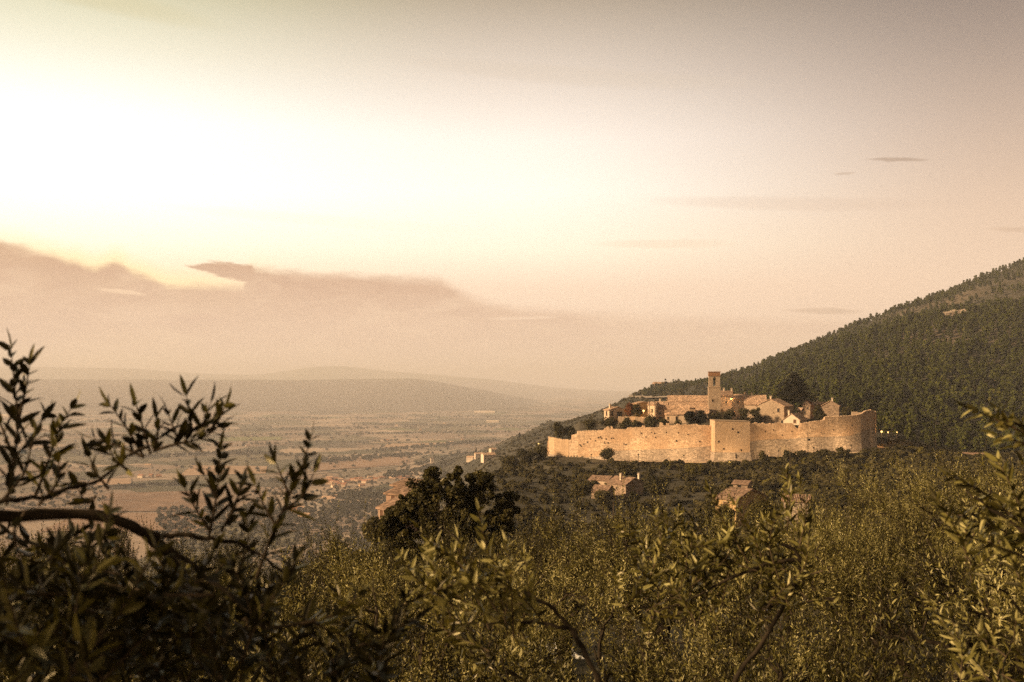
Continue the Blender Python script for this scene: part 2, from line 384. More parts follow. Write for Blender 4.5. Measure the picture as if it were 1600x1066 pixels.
M['field_dusk'] = plain('field_dusk', (.36,.23,.155), .95, .05, .12, .02); M['field_green'] = plain('field_green', (.20,.20,.075), .95, .05, .15, .02)

# ------------------------------------------------------------------ terrain
PL = -220.0
V = lambda d, v: (d, zof(v, d))
nl = [(.5,-1.7), (3,-4.4), (6,-5.2), (12,-5.7), (18,-6.1), (25,-7.4), (40,-11)]
nr = [(.5,-1.7), (3,-4.3), (6,-4.9), (12,-5.05), (18,-5.1), (25,-6.0), (40,-8.3)]
nc = [(.5,-1.7), (3,-4.4), (6,-5.1), (12,-5.5), (18,-5.7), (25,-6.8), (40,-9.8)]
COLS = [
 (-4000, nl+[(60,-14), (130,-32), (250,-75), (500,-150), (1000,-205), (1600,PL)]),
 (300, nl+[(60,-14), (130,-32), (250,-75), (500,-150), (1000,-205), (1600,PL)]),
 (500, nl+[(60,-13.5), (130,-25), (250,-62), (500,-140), (1000,-200), (1600,PL)]),
 (640, nl+[(60,-13), (130,-22), (200,-42), (350,-85), (600,-145), (1000,-190), (1700,-213), (2500,-219)]),
 (700, nl+[(60,-13), (130,-24), (200,-34), (300,-44), (400,-62), (600,-100), V(1000,800), V(1500,765), V(2000,738), V(2600,720), (3200,-219)]),
 (760, nc+[(60,-12.5), (130,-24), (200,-36), (300,-37), V(350,747), V(390,742), (450,-48), (600,-75), V(900,735), V(1300,722), V(1800,706), V(2150,698), (2600,-190), (3200,-219)]),
 (800, nc+[(60,-12), (130,-25), (200,-38), (260,-38), V(320,765), V(385,729), (420,-35), (500,-50), V(700,730), V(1100,706), V(1500,690), V(2000,681), (2500,-170), (3200,-219)]),
 (860, nc+[(60,-11.6), (130,-25), (200,-38), (260,-38), V(320,768), V(400,713), (440,-32), (500,-42), V(700,715), V(1100,685), V(1500,665), V(1750,657), (2200,-140), (3000,-219)]),
 (985, nc+[(60,-11.5), (130,-26), (200,-38), (250,-38.5), V(300,787), V(384,722), (440,-30), (480,-32), (600,-38), V(900,642), V(1200,626), V(1400,618), (1600,-40), (2200,-150), (3000,-219)]),
 (1000, nc+[(60,-11.5), (130,-26), (200,-38), (250,-38.5), V(300,787), V(384,722), (440,-30), (480,-32), (600,-38), V(900,641), V(1200,624), V(1250,622), V(1400,613), (1600,-30), (2200,-150), (3000,-219)]),
 (1100, nc+[(60,-11.2), (130,-26), (200,-38), (250,-38), V(300,785), V(382,722), (440,-28), (500,-30), (600,-26), V(900,624), V(1200,609), V(1500,595), (1700,-5), (2400,-150), (3200,-219)]),
 (1187, nc+[(60,-11), (130,-26), (250,-37), V(320,768), V(384,717), (440,-27), (520,-28), (650,-18), V(800,613), V(950,595), (1050,0), V(1300,583), V(1500,574), (1800,15), (2500,-100), (3400,-219)]),
 (1300, nr+[(60,-11), (130,-26), (250,-34), V(330,755), V(388,706), (440,-24), V(520,662), V(650,625), V(800,590), V(950,558), V(1000,551), V(1080,555), V(1300,538), V(1500,527), (1800,60), (2500,0), (4000,-200)]),
 (1400, nr+[(60,-10.5), (130,-24), (250,-31), V(340,738), V(400,703), V(460,692), V(520,672), V(650,622), V(800,572), V(950,530), V(1020,519), V(1100,525), V(1300,504), V(1600,489), (1800,105), (2500,50), (4000,-100)]),
 (1500, nr+[(60,-10.5), (130,-24), (250,-31), V(340,738), V(400,715), V(460,714), V(560,676), V(700,612), V(850,552), V(1000,504), V(1050,498), V(1130,505), V(1350,470), V(1650,451), (2000,150), (4000,0)]),
 (1600, nr+[(60,-10.5), (130,-24), (250,-31), V(340,735), V(420,722), V(560,690), V(700,622), V(850,552), V(1000,498), V(1080,485), V(1150,488), V(1350,448), V(1650,411), (2000,205), (4000,150)]),
 (2200, nr+[(60,-10.5), (130,-20), (250,-25), (420,-22), (600,0), (900,80), (1200,160), (1650,270), (2000,300), (4000,300)]),
 (5000, nr+[(60,-9), (130,-10), (250,0), (600,60), (900,120), (1200,170), (1650,270), (2000,300), (4000,300)]),
]
lg = np.linspace(math.log(.5), math.log(30000), 900)
tabU = np.array([c[0] for c in COLS], float)
tabZ = np.array([np.interp(lg, np.log([p[0] for p in c[1]]), [p[1] for p in c[1]]) for c in COLS])
ker = np.array([1, 3, 5, 6, 5, 3, 1.]); ker /= ker.sum()
tabZ = np.array([np.convolve(np.pad(r, 3, 'edge'), ker, 'valid') for r in tabZ])
cB = ([-4000, 0, 400, 640, 680, 740, 800, 850, 2000], [592, 593, 593, 592, 597, 607, 618, 629, 640])
cF = ([-4000, -200, 50, 200, 330, 400, 440, 480, 530, 580, 620, 700, 760, 820, 870, 950, 1100, 4000], [572, 573, 573.5, 576, 585, 585.5, 581, 574.5, 572, 577, 581, 587, 592, 600, 606, 611, 613, 613])
def smooth01(t): t = np.clip(t, 0, 1); return t*t*(3-2*t)
def farZ(u, d, x, y):
    zb = np.maximum(zof(np.interp(u, *cB), 12000.), PL); zf = np.maximum(zof(np.interp(u, *cF), 22000.), PL)
    b = PL+(zb-PL)*np.where(d < 12000, smooth01((d-6600)/5400)**1.25, 1-.75*smooth01((d-12000)/2500))
    f = PL+(zf-PL)*np.where(d < 22000, smooth01((d-14000)/8000), 1-smooth01((d-22000)/7000))
    nz = vnoise(x, y, 900)*40+vnoise(x, y, 350)*16
    return np.maximum(b, f)+nz*smooth01((d-6800)/3000)*np.where(d > 20500, .25, np.where(d > 10800, .45, 1))
WALLP = [(857, 404), (866, 400), (889, 396.5), (903, 394), (945, 391), (1000, 388.5), (1060, 386.5), (1109, 386), (1174, 386.5), (1250, 388), (1310, 391), (1345, 395), (1366, 402)]
POLY = [(xof(u, d), d) for u, d in WALLP] + [(xof(1366, 440), 440), (xof(1330, 468), 468), (xof(1100, 476), 476), (xof(930, 468), 468), (xof(868, 440), 440)]
def polydist(x, y):
    """signed distance to the castle outline, positive inside"""
    x = np.asarray(x, float); y = np.asarray(y, float); dd = np.full(x.shape, 1e9); ins = np.zeros(x.shape, bool)
    n = len(POLY)
    for i in range(n):
        ax, ay = POLY[i]; bx, by = POLY[(i+1) % n]
        ex, ey = bx-ax, by-ay; t = np.clip(((x-ax)*ex+(y-ay)*ey)/(ex*ex+ey*ey), 0, 1)
        dd = np.minimum(dd, np.hypot(x-ax-t*ex, y-ay-t*ey))
        c = ((ay > y) != (by > y)) & (x < (bx-ax)*(y-ay)/((by-ay)+1e-12)+ax); ins ^= c
    return np.where(ins, dd, -dd)
def terrace(u, d):
    return np.interp(u, [857, 893, 905, 990, 1100, 1300, 1366], [-23.5, -22.5, -20, -18.2, -17.2, -16.2, -15.5])+np.clip((d-394)*.06, 0, 3)
def height(x, y):
    x = np.asarray(x, float); y = np.asarray(y, float); d0 = np.hypot(x, y)
    az_ = np.arctan2(x, y); azc = np.clip(az_, -R(75), R(75)); u = 800+F*np.tan(azc)
    d = np.where(np.abs(az_) < R(40), y, d0*np.cos(R(40))); d = np.maximum(d, .5)
    t = (np.log(d)-lg[0])/(lg[1]-lg[0]); t = np.clip(t, 0, len(lg)-1.001); ti = t.astype(int); tf = t-ti
    ui = np.clip(np.searchsorted(tabU, u)-1, 0, len(tabU)-2); uf = np.clip((u-tabU[ui])/(tabU[ui+1]-tabU[ui]), 0, 1); 
    Z = lambda a, b: tabZ[a, b]
    z = (Z(ui, ti)*(1-tf)+Z(ui, ti+1)*tf)*(1-uf)+(Z(ui+1, ti)*(1-tf)+Z(ui+1, ti+1)*tf)*uf
    z = z + vnoise(x, y, 3)*.25*smooth01((d-3)/5) + (vnoise(x, y, 25)*1.6+vnoise(x, y, 9)*.7)*smooth01((d-60)/100)*smooth01((z-PL)/30)
    z = z + (vnoise(x, y, 130)*15*smooth01((d-650)/400)+vnoise(x, y, 55)*11*smooth01((d-520)/250))*smooth01((z-PL)/60)
    z = np.where(d > 3000, np.maximum(z*0+farZ(u, d, x, y), np.where(d < 4500, z, PL)), z)
    z = np.maximum(z, PL) + vnoise(x, y, 300)*1.5*(d > 1500)
    sd_ = polydist(x, y) if x.size < 4 else np.full(x.shape, -99.)
    if x.size >= 4:
        k = (d > 378) & (d < 480) & (np.abs(u-1110) < 290)
        if k.any(): sd_[k] = polydist(x[k], y[k])
    g = smooth01((sd_-.2)/1.3)
    return z*(1-g)+terrace(u, d)*g
def H(x, y): return float(height(np.array([x]), np.array([y]))[0])

rad = np.unique(np.concatenate([np.exp(np.linspace(math.log(1.0), math.log(378), 210)), np.arange(378, 412, .8), np.arange(412, 480, 2.2), np.exp(np.linspace(math.log(480), math.log(29500), 330))]))
azs = np.concatenate([np.arange(-180, -36, 4.0), np.arange(-36, 2, .18), np.arange(2, 22, .085), np.arange(22, 36, .18), np.arange(36, 181, 4.0)])
AA, RR = np.meshgrid(np.radians(azs), rad, indexing='ij')
inv = np.abs(AA) < R(40)
DD = np.where(inv, RR/np.cos(np.where(inv, AA, 0)), RR/math.cos(R(40)))
X = np.sin(AA)*DD; Y = np.cos(AA)*DD
Zt = height(X.ravel(), Y.ravel()).reshape(X.shape)
n0, n1_ = X.shape
ii = (np.arange(n0-1)[:, None]*n1_+np.arange(n1_-1)[None]).ravel()
q = np.stack([ii, ii+1, ii+n1_+1, ii+n1_], -1)
mb = MB(); mb.add(np.stack([X, Y, Zt], -1).reshape(-1, 3), q)
inner = [i*n1_ for i in range(n0)]
mb.add([(0, 0, -1.75)], np.zeros((0, 3), int)); ci = mb.n-1
mb.f.append(np.array([(ci, inner[i+1], inner[i]) for i in range(n0-1)]))
g_ = mb.build('ground', M['ground'], smooth=True); tag(g_, kind='structure')

def pxground(u, v, dmin=5, dmax=25000):
    """where the ray through photo pixel (u, v) meets the ground"""
    d = np.exp(np.linspace(math.log(dmin), math.log(dmax), 3000)); x = (u-800)/F*d
    hz = height(x, d); k = np.argmax(hz > (HZ-v)/F*d)
    return (x[k], d[k], hz[k])
def ribbon(name, pts, wd, mat, lift=.25, n=8):
    P2 = []
    for (a, b) in zip(pts[:-1], pts[1:]):
        for k in range(n): t = k/n; P2.append((a[0]*(1-t)+b[0]*t, a[1]*(1-t)+b[1]*t))
    P2.append(pts[-1][:2]); P2 = np.array(P2)
    for _ in range(3): P2[1:-1] = (P2[:-2]+2*P2[1:-1]+P2[2:])/4
    t = np.gradient(P2, axis=0); t /= np.linalg.norm(t, axis=1)[:, None]+1e-9; nn = np.stack([-t[:, 1], t[:, 0]], -1)
    L = P2+nn*wd/2; Rr = P2-nn*wd/2; v = []
    for p in (L, Rr):
        z = np.maximum(height(p[:, 0], p[:, 1]), height(P2[:, 0], P2[:, 1]))+lift; v.append(np.column_stack([p, z]))
    k = len(P2); m = MB(); m.add(np.concatenate(v), [(i, i+1, i+1+k, i+k) for i in range(k-1)])
    return tag(m.build(name, mat), kind='structure')
def pl(u, v):
    d = -PL*F/(v-HZ); return (xof(u, d), d)
def field(name, quad, mat, lift=1.2):
    c = [pl(u, v) for u, v in quad]; m = MB(); n = 14; vs = []
    for i in range(n+1):
        for j in range(n+1):
            s, t = i/n, j/n
            x = (c[0][0]*(1-s)+c[1][0]*s)*(1-t)+(c[3][0]*(1-s)+c[2][0]*s)*t
            y = (c[0][1]*(1-s)+c[1][1]*s)*(1-t)+(c[3][1]*(1-s)+c[2][1]*s)*t
            vs.append((x, y))
    vs = np.array(vs); z = height(vs[:, 0], vs[:, 1])+lift
    m.add(np.column_stack([vs, z]), [(i*(n+1)+j, (i+1)*(n+1)+j, (i+1)*(n+1)+j+1, i*(n+1)+j+1) for i in range(n) for j in range(n)])
    return tag(m.build(name, mat), kind='structure')

# ------------------------------------------------------------------ foliage generators
def norm(a): return a/(np.linalg.norm(a, axis=-1, keepdims=True)+1e-9)
def rdir(r, n): return norm(r.randn(n, 3))
def add_leaves(mb, base, d, nrm, L, W, var, detailed=False):
    n = len(base); side = norm(np.cross(d, nrm)); nrm = np.cross(side, d); L = L[:, None]; W = W[:, None]
    if not detailed:
        v = np.stack([base, base+d*L*.5+side*W*.5, base+d*L*.5-side*W*.5, base+d*L-nrm*L*.06], 1)
        v[:, 1:3] += (nrm*W*.25)[:, None]
        i = np.arange(n)[:, None]*4
        f = np.concatenate([i+np.array([[0, 1, 3]]), i+np.array([[0, 3, 2]])])
        mb.add(v.reshape(-1, 3), f, np.repeat(var, 4))
    else:
        def p(t, w_, h): return base+d*L*t+side*W*w_*.5+nrm*(W*h)-nrm*L*(.10*t*t)
        v = np.stack([p(0, 0, 0), p(.28, .9, .16), p(.28, 0, 0), p(.28, -.9, .16), p(.62, .86, .16), p(.62, 0, 0), p(.62, -.86, .16), p(1, 0, 0), p(.86, .4, .08), p(.86, -.4, .08)], 1)
        i = np.arange(n)[:, None]*10
        mb.add(v.reshape(-1, 3), np.concatenate([i+np.array([[0, 1, 2]]), i+np.array([[0, 2, 3]]), i+np.array([[8, 7, 5]]), i+np.array([[5, 7, 9]]), i+np.array([[4, 8, 5]]), i+np.array([[6, 5, 9]])]), np.repeat(var, 10))
        k = mb.n-n*10; mb.f.append(np.concatenate([i+np.array([[1, 4, 5, 2]]), i+np.array([[2, 5, 6, 3]])])+k)
def twigs(mb, r, P0, D, Lt, pairs, LL=.058, WW=.0125, detailed=False, stem=None, bend=.25, srad=.0022):
    """leafy shoots: P0 (n,3), D (n,3), Lt (n)"""
    n = len(P0); D = norm(D); a = norm(np.cross(D, rdir(r, n))); b = np.cross(D, a); up = np.array((0, 0, 1.))
    vt = r.rand(n)
    for k in range(pairs):
        t = (k+.6)/pairs; pos = P0+D*(Lt*t)[:, None]+up*(Lt*bend*t*t)[:, None]; dr = norm(D+up*2*bend*t)
        ax = a if k % 2 == 0 else b
        for s in (-1, 1):
            an = R(1)*(38+r.rand(n)*28)*(1-.45*t)
            dd = norm(dr*np.cos(an)[:, None]+s*ax*np.sin(an)[:, None]+r.randn(n, 3)*.12)
            nr = norm(dr+r.randn(n, 3)*.35)
            keep = r.rand(n) < .93
            LLn = LL*(.75+.5*r.rand(n))*(1-.35*t)
            add_leaves(mb, pos[keep], dd[keep], nr[keep], LLn[keep], (WW*(.8+.4*r.rand(n)))[keep], np.clip(vt*.55+r.rand(n)*.5, 0, 1)[keep], detailed)
    tip = P0+D*Lt[:, None]+up*(Lt*bend)[:, None]
    add_leaves(mb, tip, norm(D+up*2*bend), rdir(r, n), np.full(n, LL*.7), np.full(n, WW*.8), r.rand(n), detailed)
    if stem is not None:
        t = np.array([0, .5, 1.]); c = P0[:, None]+D[:, None]*(Lt[:, None]*t)[..., None]+up*(Lt[:, None]*bend*t*t)[..., None]
        rr = srad*np.array([1, .7, .25]); th = np.arange(3)*2*math.pi/3
        off = np.cos(th)[None, None, :, None]*a[:, None, None]+np.sin(th)[None, None, :, None]*b[:, None, None]
        v = c[:, :, None]+off*rr[None, :, None, None]
        i = np.arange(n)[:, None]*9; q = []
        for s_ in (0, 3):
            for j in range(3): q.append(i+np.array([[s_+j, s_+(j+1) % 3, s_+3+(j+1) % 3, s_+3+j]]))
        stem.add(v.reshape(-1, 3), np.concatenate(q))
def wiggle(r, a, b, n, amp):
    t = np.linspace(0, 1, n)[:, None]; p = a*(1-t)+b*t
    off = np.cumsum(r.randn(n, 3), axis=0)*amp/math.sqrt(n); off -= off[0]; off -= t*off[-1]
    return p+off
def olive(seed, detail=False):
    """returns (trunk MB, crown MB) of an olive about 4 m high"""
    r = np.random.RandomState(seed); T = MB(); Cw = MB()
    th = r.uniform(.7, 1.1); top = np.array((r.uniform(-.2, .2), r.uniform(-.2, .2), th))
    T.tube(wiggle(r, np.array((0, 0, -.5)), top, 6, .12), np.linspace(.24, .15, 6)*r.uniform(.8, 1.2), 8)
    ends = []
    nl_ = 4
    for i in range(nl_):
        a = i*2*math.pi/nl_+r.uniform(-.4, .4); e = top+np.array((math.cos(a)*r.uniform(.7, 1.2), math.sin(a)*r.uniform(.7, 1.2), r.uniform(.7, 1.3)))
        w1 = wiggle(r, top, e, 6, .22); T.tube(w1, np.linspace(.10, .05, 6), 6)
        for j in range(4):
            s = w1[r.randint(2, 6)] if j else e
            a2 = a+r.uniform(-1.3, 1.3); e2 = s+np.array((math.cos(a2)*r.uniform(.3, 1.1), math.sin(a2)*r.uniform(.3, 1.1), r.uniform(.1, 1.0)))
            w2 = wiggle(r, s, e2, 5, .16); T.tube(w2, np.linspace(.035, .018, 5), 5)
            for k in range(5):
                s3 = w2[r.randint(1, 5)] if k else e2
                a3 = a2+r.uniform(-1.6, 1.6); e3 = s3+np.array((math.cos(a3)*r.uniform(.15, .7), math.sin(a3)*r.uniform(.15, .7), r.uniform(-.15, .6)))
                w3 = wiggle(r, s3, e3, 5, .09); T.tube(w3, np.linspace(.013, .005, 5), 4); ends.append(w3)
    P0 = []; D = []
    for w3 in ends:
        m = 18; t = r.rand(m)**.6*4; i0 = np.minimum(t.astype(int), 3); f = (t-i0)[:, None]; p = w3[i0]*(1-f)+w3[i0+1]*f
        o = norm(w3[-1]-w3[0]); P0.append(p+r.randn(m, 3)*.06); D.append(norm(o*.5+np.array((0, 0, .75))+r.randn(m, 3)*.62))
    P0 = np.concatenate(P0); D = np.concatenate(D)
    twigs(Cw, r, P0, D, r.uniform(.18, .40, len(P0)), 8, .06, .0135, detail, T)
    tips = np.array([w3[-1] for w3 in ends]); tips = tips[tips[:, 2] > np.percentile(tips[:, 2], 35)]; m = 46
    q = tips[r.randint(0, len(tips), m)]+r.randn(m, 3)*.08
    twigs(Cw, r, q, norm(np.array((0, 0, 1.))+r.randn(m, 3)*.33), r.uniform(.4, .85, m), 16, .058, .013, detail, T, .1, .0035)
    return T, Cw
def clumps(mb, r, C, Rad, n, size, flat=1.0, asp=.7, up=0.0, nj=.8, cw=.5):
    """leaf clumps: small triangles spread through ellipsoids"""
    for c, ra in zip(C, Rad):
        ra = np.broadcast_to(ra, 3); d = rdir(r, n); rr = r.rand(n)**.45
        p = c+d*rr[:, None]*ra
        nrm = norm(d*1.0+r.randn(n, 3)*nj+np.array((0, 0, up))); t = norm(np.cross(nrm, rdir(r, n))); b = np.cross(nrm, t)
        s = size*(.6+.8*r.rand(n))[:, None]
        v = np.stack([p-t*s*.5, p+t*s*.5-b*s*asp*.3, p+b*s*asp*.6+t*s*.1, p-b*s*asp*.55], 1)
        i = np.arange(n)[:, None]*4
        cv_ = r.rand()
        mb.add(v.reshape(-1, 3), i+np.array([[0, 3, 1, 2]]), np.repeat(np.clip(cv_*cw+r.rand(n)*(1-cw), 0, 1), 4))
def bush_mesh(seed, n=70, size=.35, R0=1.0, h=1.0, nc=9):
    r = np.random.RandomState(seed); mb = MB(); C = []; Rd = []
    for i in range(nc):
        a = r.rand()*6.28; q = r.rand()**.5*R0*.75; C.append((math.cos(a)*q, math.sin(a)*q, h*(.25+.65*r.rand()*(1-.5*q/R0)))); Rd.append(R0*r.uniform(.28, .5)*np.array((1, 1, .8)))
    clumps(mb, r, np.array(C), Rd, n, size, up=.4, nj=.45, cw=.7); return mb
def pine_mesh(seed, n=26, size=.75):
    r = np.random.RandomState(seed); mb = MB(); C = []; Rd = []
    for i in range(26):
        t = r.rand()**.8; q = (1.0-.55*t)*r.rand()**.6*2.1; a = r.rand()*6.28
        C.append((math.cos(a)*q, math.sin(a)*q, 2.0+t*6.0)); Rd.append(np.array((1, 1, .75))*r.uniform(.7, 1.25)*(1-.3*t))
    clumps(mb, r, np.array(C), Rd, n+6, size*1.15, up=.6, nj=.3, cw=.75); return mb

# ------------------------------------------------------------------ buildings
def window(parent, face, x, z, w_, h_, mat='dark_glass', frame='trim', arch=False):
    """face 'f' lies in the plane y=0 looking -y, face 'r' in x=0 looking +x (x then runs along +y)"""
    m = MB(); fr = MB(); k = 9 if arch else 0
    def sect(w2, h2, e=0):
        pts = [(-w2/2, -h2/2-e), (w2/2, -h2/2-e)]
        if arch: pts += [(math.cos(a)*w2/2, h2/2-w2/2+math.sin(a)*w2/2) for a in np.linspace(0, math.pi, k)]
        else: pts += [(w2/2, h2/2), (-w2/2, h2/2)]
        return pts
    if face == 'f':
        m.prism([(x+p, z+q) for p, q in sect(w_, h_)], -.03, .02, 'y')
        fr.box(x-w_/2-.12, x-w_/2, -.07, .02, z-h_/2, z+h_/2); fr.box(x+w_/2, x+w_/2+.12, -.07, .02, z-h_/2, z+h_/2)
        if not arch: fr.box(x-w_/2-.16, x+w_/2+.16, -.08, .02, z+h_/2, z+h_/2+.16)
        fr.box(x-w_/2-.2, x+w_/2+.2, -.14, .02, z-h_/2-.12, z-h_/2)
    else:
        m.prism([(x+p, z+q) for p, q in sect(w_, h_)], .03, -.02, 'x')
        fr.box(-.02, .07, x-w_/2-.12, x-w_/2, z-h_/2, z+h_/2); fr.box(-.02, .07, x+w_/2, x+w_/2+.12, z-h_/2, z+h_/2)
        if not arch: fr.box(-.02, .08, x-w_/2-.16, x+w_/2+.16, z+h_/2, z+h_/2+.16)
        fr.box(-.02, .14, x-w_/2-.2, x+w_/2+.2, z-h_/2-.12, z-h_/2)
    wo = m.build('window', M[mat], parent, recalc=True); fr.build('frame', M[frame], wo, recalc=True)
def house(name, label, cat, u0, uc, u1, d, vb, ve, vr, a=25, ridge='x', wall='plaster', roof='roof', wins=(), chim=(), group=None, over=.45, depth=None, ext=2.0, shed=None):
    """corner at uc nearest; left face spans u0..uc, right face uc..u1; rows vb base, ve eave, vr ridge"""
    s = d/F; a_ = R(a); w1 = (uc-u0)*s/math.cos(a_); w2 = depth if depth else (u1-uc)*s/math.sin(a_)
    zb = zof(vb, d); he = (vb-ve)*s; hr = (vb-vr)*s
    o = empty(name, (xof(uc, d), d, zb), -a_, label, cat, group)
    wl = MB(); rf = MB(); th = .22
    def walls(sec, p0, p1, ax): wl.prism(sec, p0, p1, ax)
    if ridge in ('x', 'y'):
        W, Ln = (w2, w1) if ridge == 'x' else (w1, w2)
        p0 = 0 if ridge == 'x' else -w1; c = p0+W/2
        if shed:   # mono-pitch, high side given by 'lo' or 'hi'
            ha, hb_ = (he, hr) if shed == 'hi' else (hr, he)
            sec = [(p0, -ext), (p0+W, -ext), (p0+W, hb_), (p0, ha)]
            k = (hb_-ha)/W
            rs = [(p0-over, ha-k*over+.02), (p0+W+over, hb_+k*over+.02), (p0+W+over, hb_+k*over+th+.02), (p0-over, ha-k*over+th+.02)]
        else:
            sec = [(p0, -ext), (p0+W, -ext), (p0+W, he), (c, hr), (p0, he)]
            k = (hr-he)/(W/2)
            rs = [(p0-over, he-k*over+.02), (c, hr+.02), (p0+W+over, he-k*over+.02), (p0+W+over, he-k*over+th+.02), (c, hr+th+.06), (p0-over, he-k*over+th+.02)]
        if ridge == 'x': wl.prism(sec, -w1, 0, 'x'); rf.prism(rs, -w1-.3, .3, 'x')
        else: wl.prism(sec, 0, w2, 'y'); rf.prism(rs, -.3, w2+.3, 'y')
    else:  # hip
        wl.box(-w1, 0, 0, w2, -ext, he)
        q = min(w1, w2)/2; ov = over
        if w1 >= w2: r0, r1 = (-w1+q, w2/2, hr), (-q, w2/2, hr)
        else: r0, r1 = (-w1/2, q, hr), (-w1/2, w2-q, hr)
        e = [(-w1-ov, -ov, he+.02), (ov, -ov, he+.02), (ov, w2+ov, he+.02), (-w1-ov, w2+ov, he+.02)]
        eb = [(x, y, z-.15) for x, y, z in e]
        v = e+eb+[r0, r1]
        if w1 >= w2: f3 = [(1, 2, 9), (3, 0, 8)]; f4 = [(0, 1, 9, 8), (2, 3, 8, 9)]
        else: f3 = [(0, 1, 8), (2, 3, 9)]; f4 = [(1, 2, 9, 8), (3, 0, 8, 9)]
        rf.add(v, f4+[(0, 4, 5, 1), (1, 5, 6, 2), (2, 6, 7, 3), (3, 7, 4, 0), (7, 6, 5, 4)])
        rf.v.append(np.zeros((0, 3))); rf.a.append(np.zeros(0)); rf.f.append(np.array(f3)+rf.n-10)
    wl.build('wall', M[wall], o, recalc=True); ro = rf.build('roof', M[roof], o, recalc=True)
    for (fx, fy) in chim:
        x = -w1*(1-fx); y = w2*fy; c_ = MB(); zt = hr+.9
        c_.box(x-.3, x+.3, y-.3, y+.3, hr-1.6, zt); c_.box(x-.42, x+.42, y-.42, y+.42, zt, zt+.18)
        for dx in (-.28, .16): c_.box(x+dx, x+dx+.12, y-.2, y+.2, zt+.18, zt+.45)
        c_.box(x-.45, x+.45, y-.38, y+.38, zt+.45, zt+.55)
        c_.build('chimney', M['pale_plaster'], ro)
    for wn in wins:
        f, fx, fz, ww, wh = wn[:5]; kw = wn[5] if len(wn) > 5 else {}
        x = -w1*(1-fx) if f == 'f' else w2*fx
        window(o, f, x, he*fz, ww, wh, **kw)
    return o

# ================================================================== THE VALLEY
field('ploughed_field', [(150, 800), (330, 800), (315, 768), (165, 772)], M['field_brown'])
field('ploughed_field', [(60, 835), (330, 835), (330, 803), (120, 803)], M['field_dusk'])
field('straw_field', [(280, 744), (415, 741), (418, 729), (300, 728)], M['field_straw'])
field('straw_field', [(492, 737), (640, 727), (640, 715), (495, 717)], M['field_dusk'])
field('straw_field', [(150, 760), (205, 757), (205, 748), (152, 750)], M['field_straw'])
field('straw_field', [(600, 700), (700, 697), (705, 692), (605, 694)], M['field_straw'])
field('green_field', [(340, 690), (440, 688), (440, 683), (345, 683)], M['field_green'])
ribbon('road', [pl(900, 690), pl(745, 699), pl(715, 703), pl(690, 709), pl(660, 714), pl(610, 724)], 16, M['road'], 1.0)
ribbon('railway', [pl(420, 748), pl(505, 740), pl(560, 735), pl(610, 731), pl(680, 722)], 9, M['road'], 1.6)
ribbon('railway', [pl(420, 742), pl(505, 736), pl(560, 731), pl(610, 727), pl(680, 718)], 7, M['field_brown'], 1.6)
ribbon('road', [pl(60, 714), pl(90, 720), pl(112, 727), pl(140, 738)], 14, M['road'], 1.6)
ribbon('road', [pl(476, 778), pl(488, 802), pl(496, 820)], 16, M['road'], 1.6)
ribbon('road', [pl(495, 766), pl(499, 790), pl(503, 815)], 11, M['road'], 1.6)
ribbon('road', [pl(200, 752), pl(330, 748), pl(480, 744)], 6, M['road'], 1.6)

def grid_pts(umin, umax, dmin, dmax, sp, seed):
    r = np.random.RandomState(seed); res = []
    ys = np.arange(dmin, dmax, sp)
    for y in ys:
        xs = np.arange(xof(umin, y), xof(umax, y), sp)
        res.append(np.column_stack([xs+r.uniform(-.45, .45, len(xs))*sp, y+r.uniform(-.45, .45, len(xs))*sp]))
    return np.concatenate(res)
rt = random.Random(11); nr_ = np.random.RandomState(77)
def valley_tree_meshes():
    out = []
    for i in range(3):
        r = np.random.RandomState(300+i); mb = MB(); C = []; Rd = []
        for k in range(13):
            q = r.rand()**.5*3.2; a = r.rand()*6.28; C.append((math.cos(a)*q, math.sin(a)*q, 2.5+r.rand()*5.5*(1-q/6))); Rd.append(np.array((1, 1, .8))*r.uniform(1.1, 2.1))
        clumps(mb, r, np.array(C), Rd, 30, 1.6, up=.5, nj=.35, cw=.75); out.append(mb.mesh('crown', M['valley_leaf'], attr=True))
    return out
VT = valley_tree_meshes()
tk = MB(); tk.tube([(0, 0, -1), (0, 0, 2), (.1, 0, 4)], [.35, .3, .2], 5); VTK = tk.mesh('trunk', M['bark'])
vt_src = []
def pts_line(u0, v0, u1, v1, wd, n, smin=.8, smax=1.4):
    res = []
    a, b = np.array(pl(u0, v0)), np.array(pl(u1, v1))
    for i in range(n):
        t = nr_.rand(); p = a*(1-t)+b*t+nr_.randn(2)*wd; res.append((p[0], p[1], nr_.uniform(smin, smax)))
    return res
def pts_poly(u0, u1, v0, v1, n, smin=.8, smax=1.4):
    res = []
    for i in range(n):
        p = pl(nr_.uniform(u0, u1), nr_.uniform(v0, v1)); res.append((p[0], p[1], nr_.uniform(smin, smax)))
    return res
vp = []
vp += pts_line(480, 724, 650, 712, 22, 150, 1, 1.8) + pts_line(585, 707, 770, 690, 28, 170, .9, 1.7)
vp += pts_line(220, 716, 392, 708, 14, 110, 1.1, 1.9) + pts_line(395, 708, 500, 716, 30, 90) + pts_line(150, 765, 300, 757, 9, 70, .8, 1.3)
vp += pts_poly(520, 700, 768, 800, 520, .7, 1.1) + pts_poly(600, 720, 738, 750, 220, .8, 1.2) + pts_poly(380, 520, 765, 835, 260, .6, 1.1)
vp += pts_poly(0, 170, 740, 800, 160, .8, 1.2) + pts_line(0, 700, 180, 712, 20, 60) + pts_line(420, 752, 500, 760, 15, 60) + pts_line(640, 735, 740, 712, 14, 90, .8, 1.3)
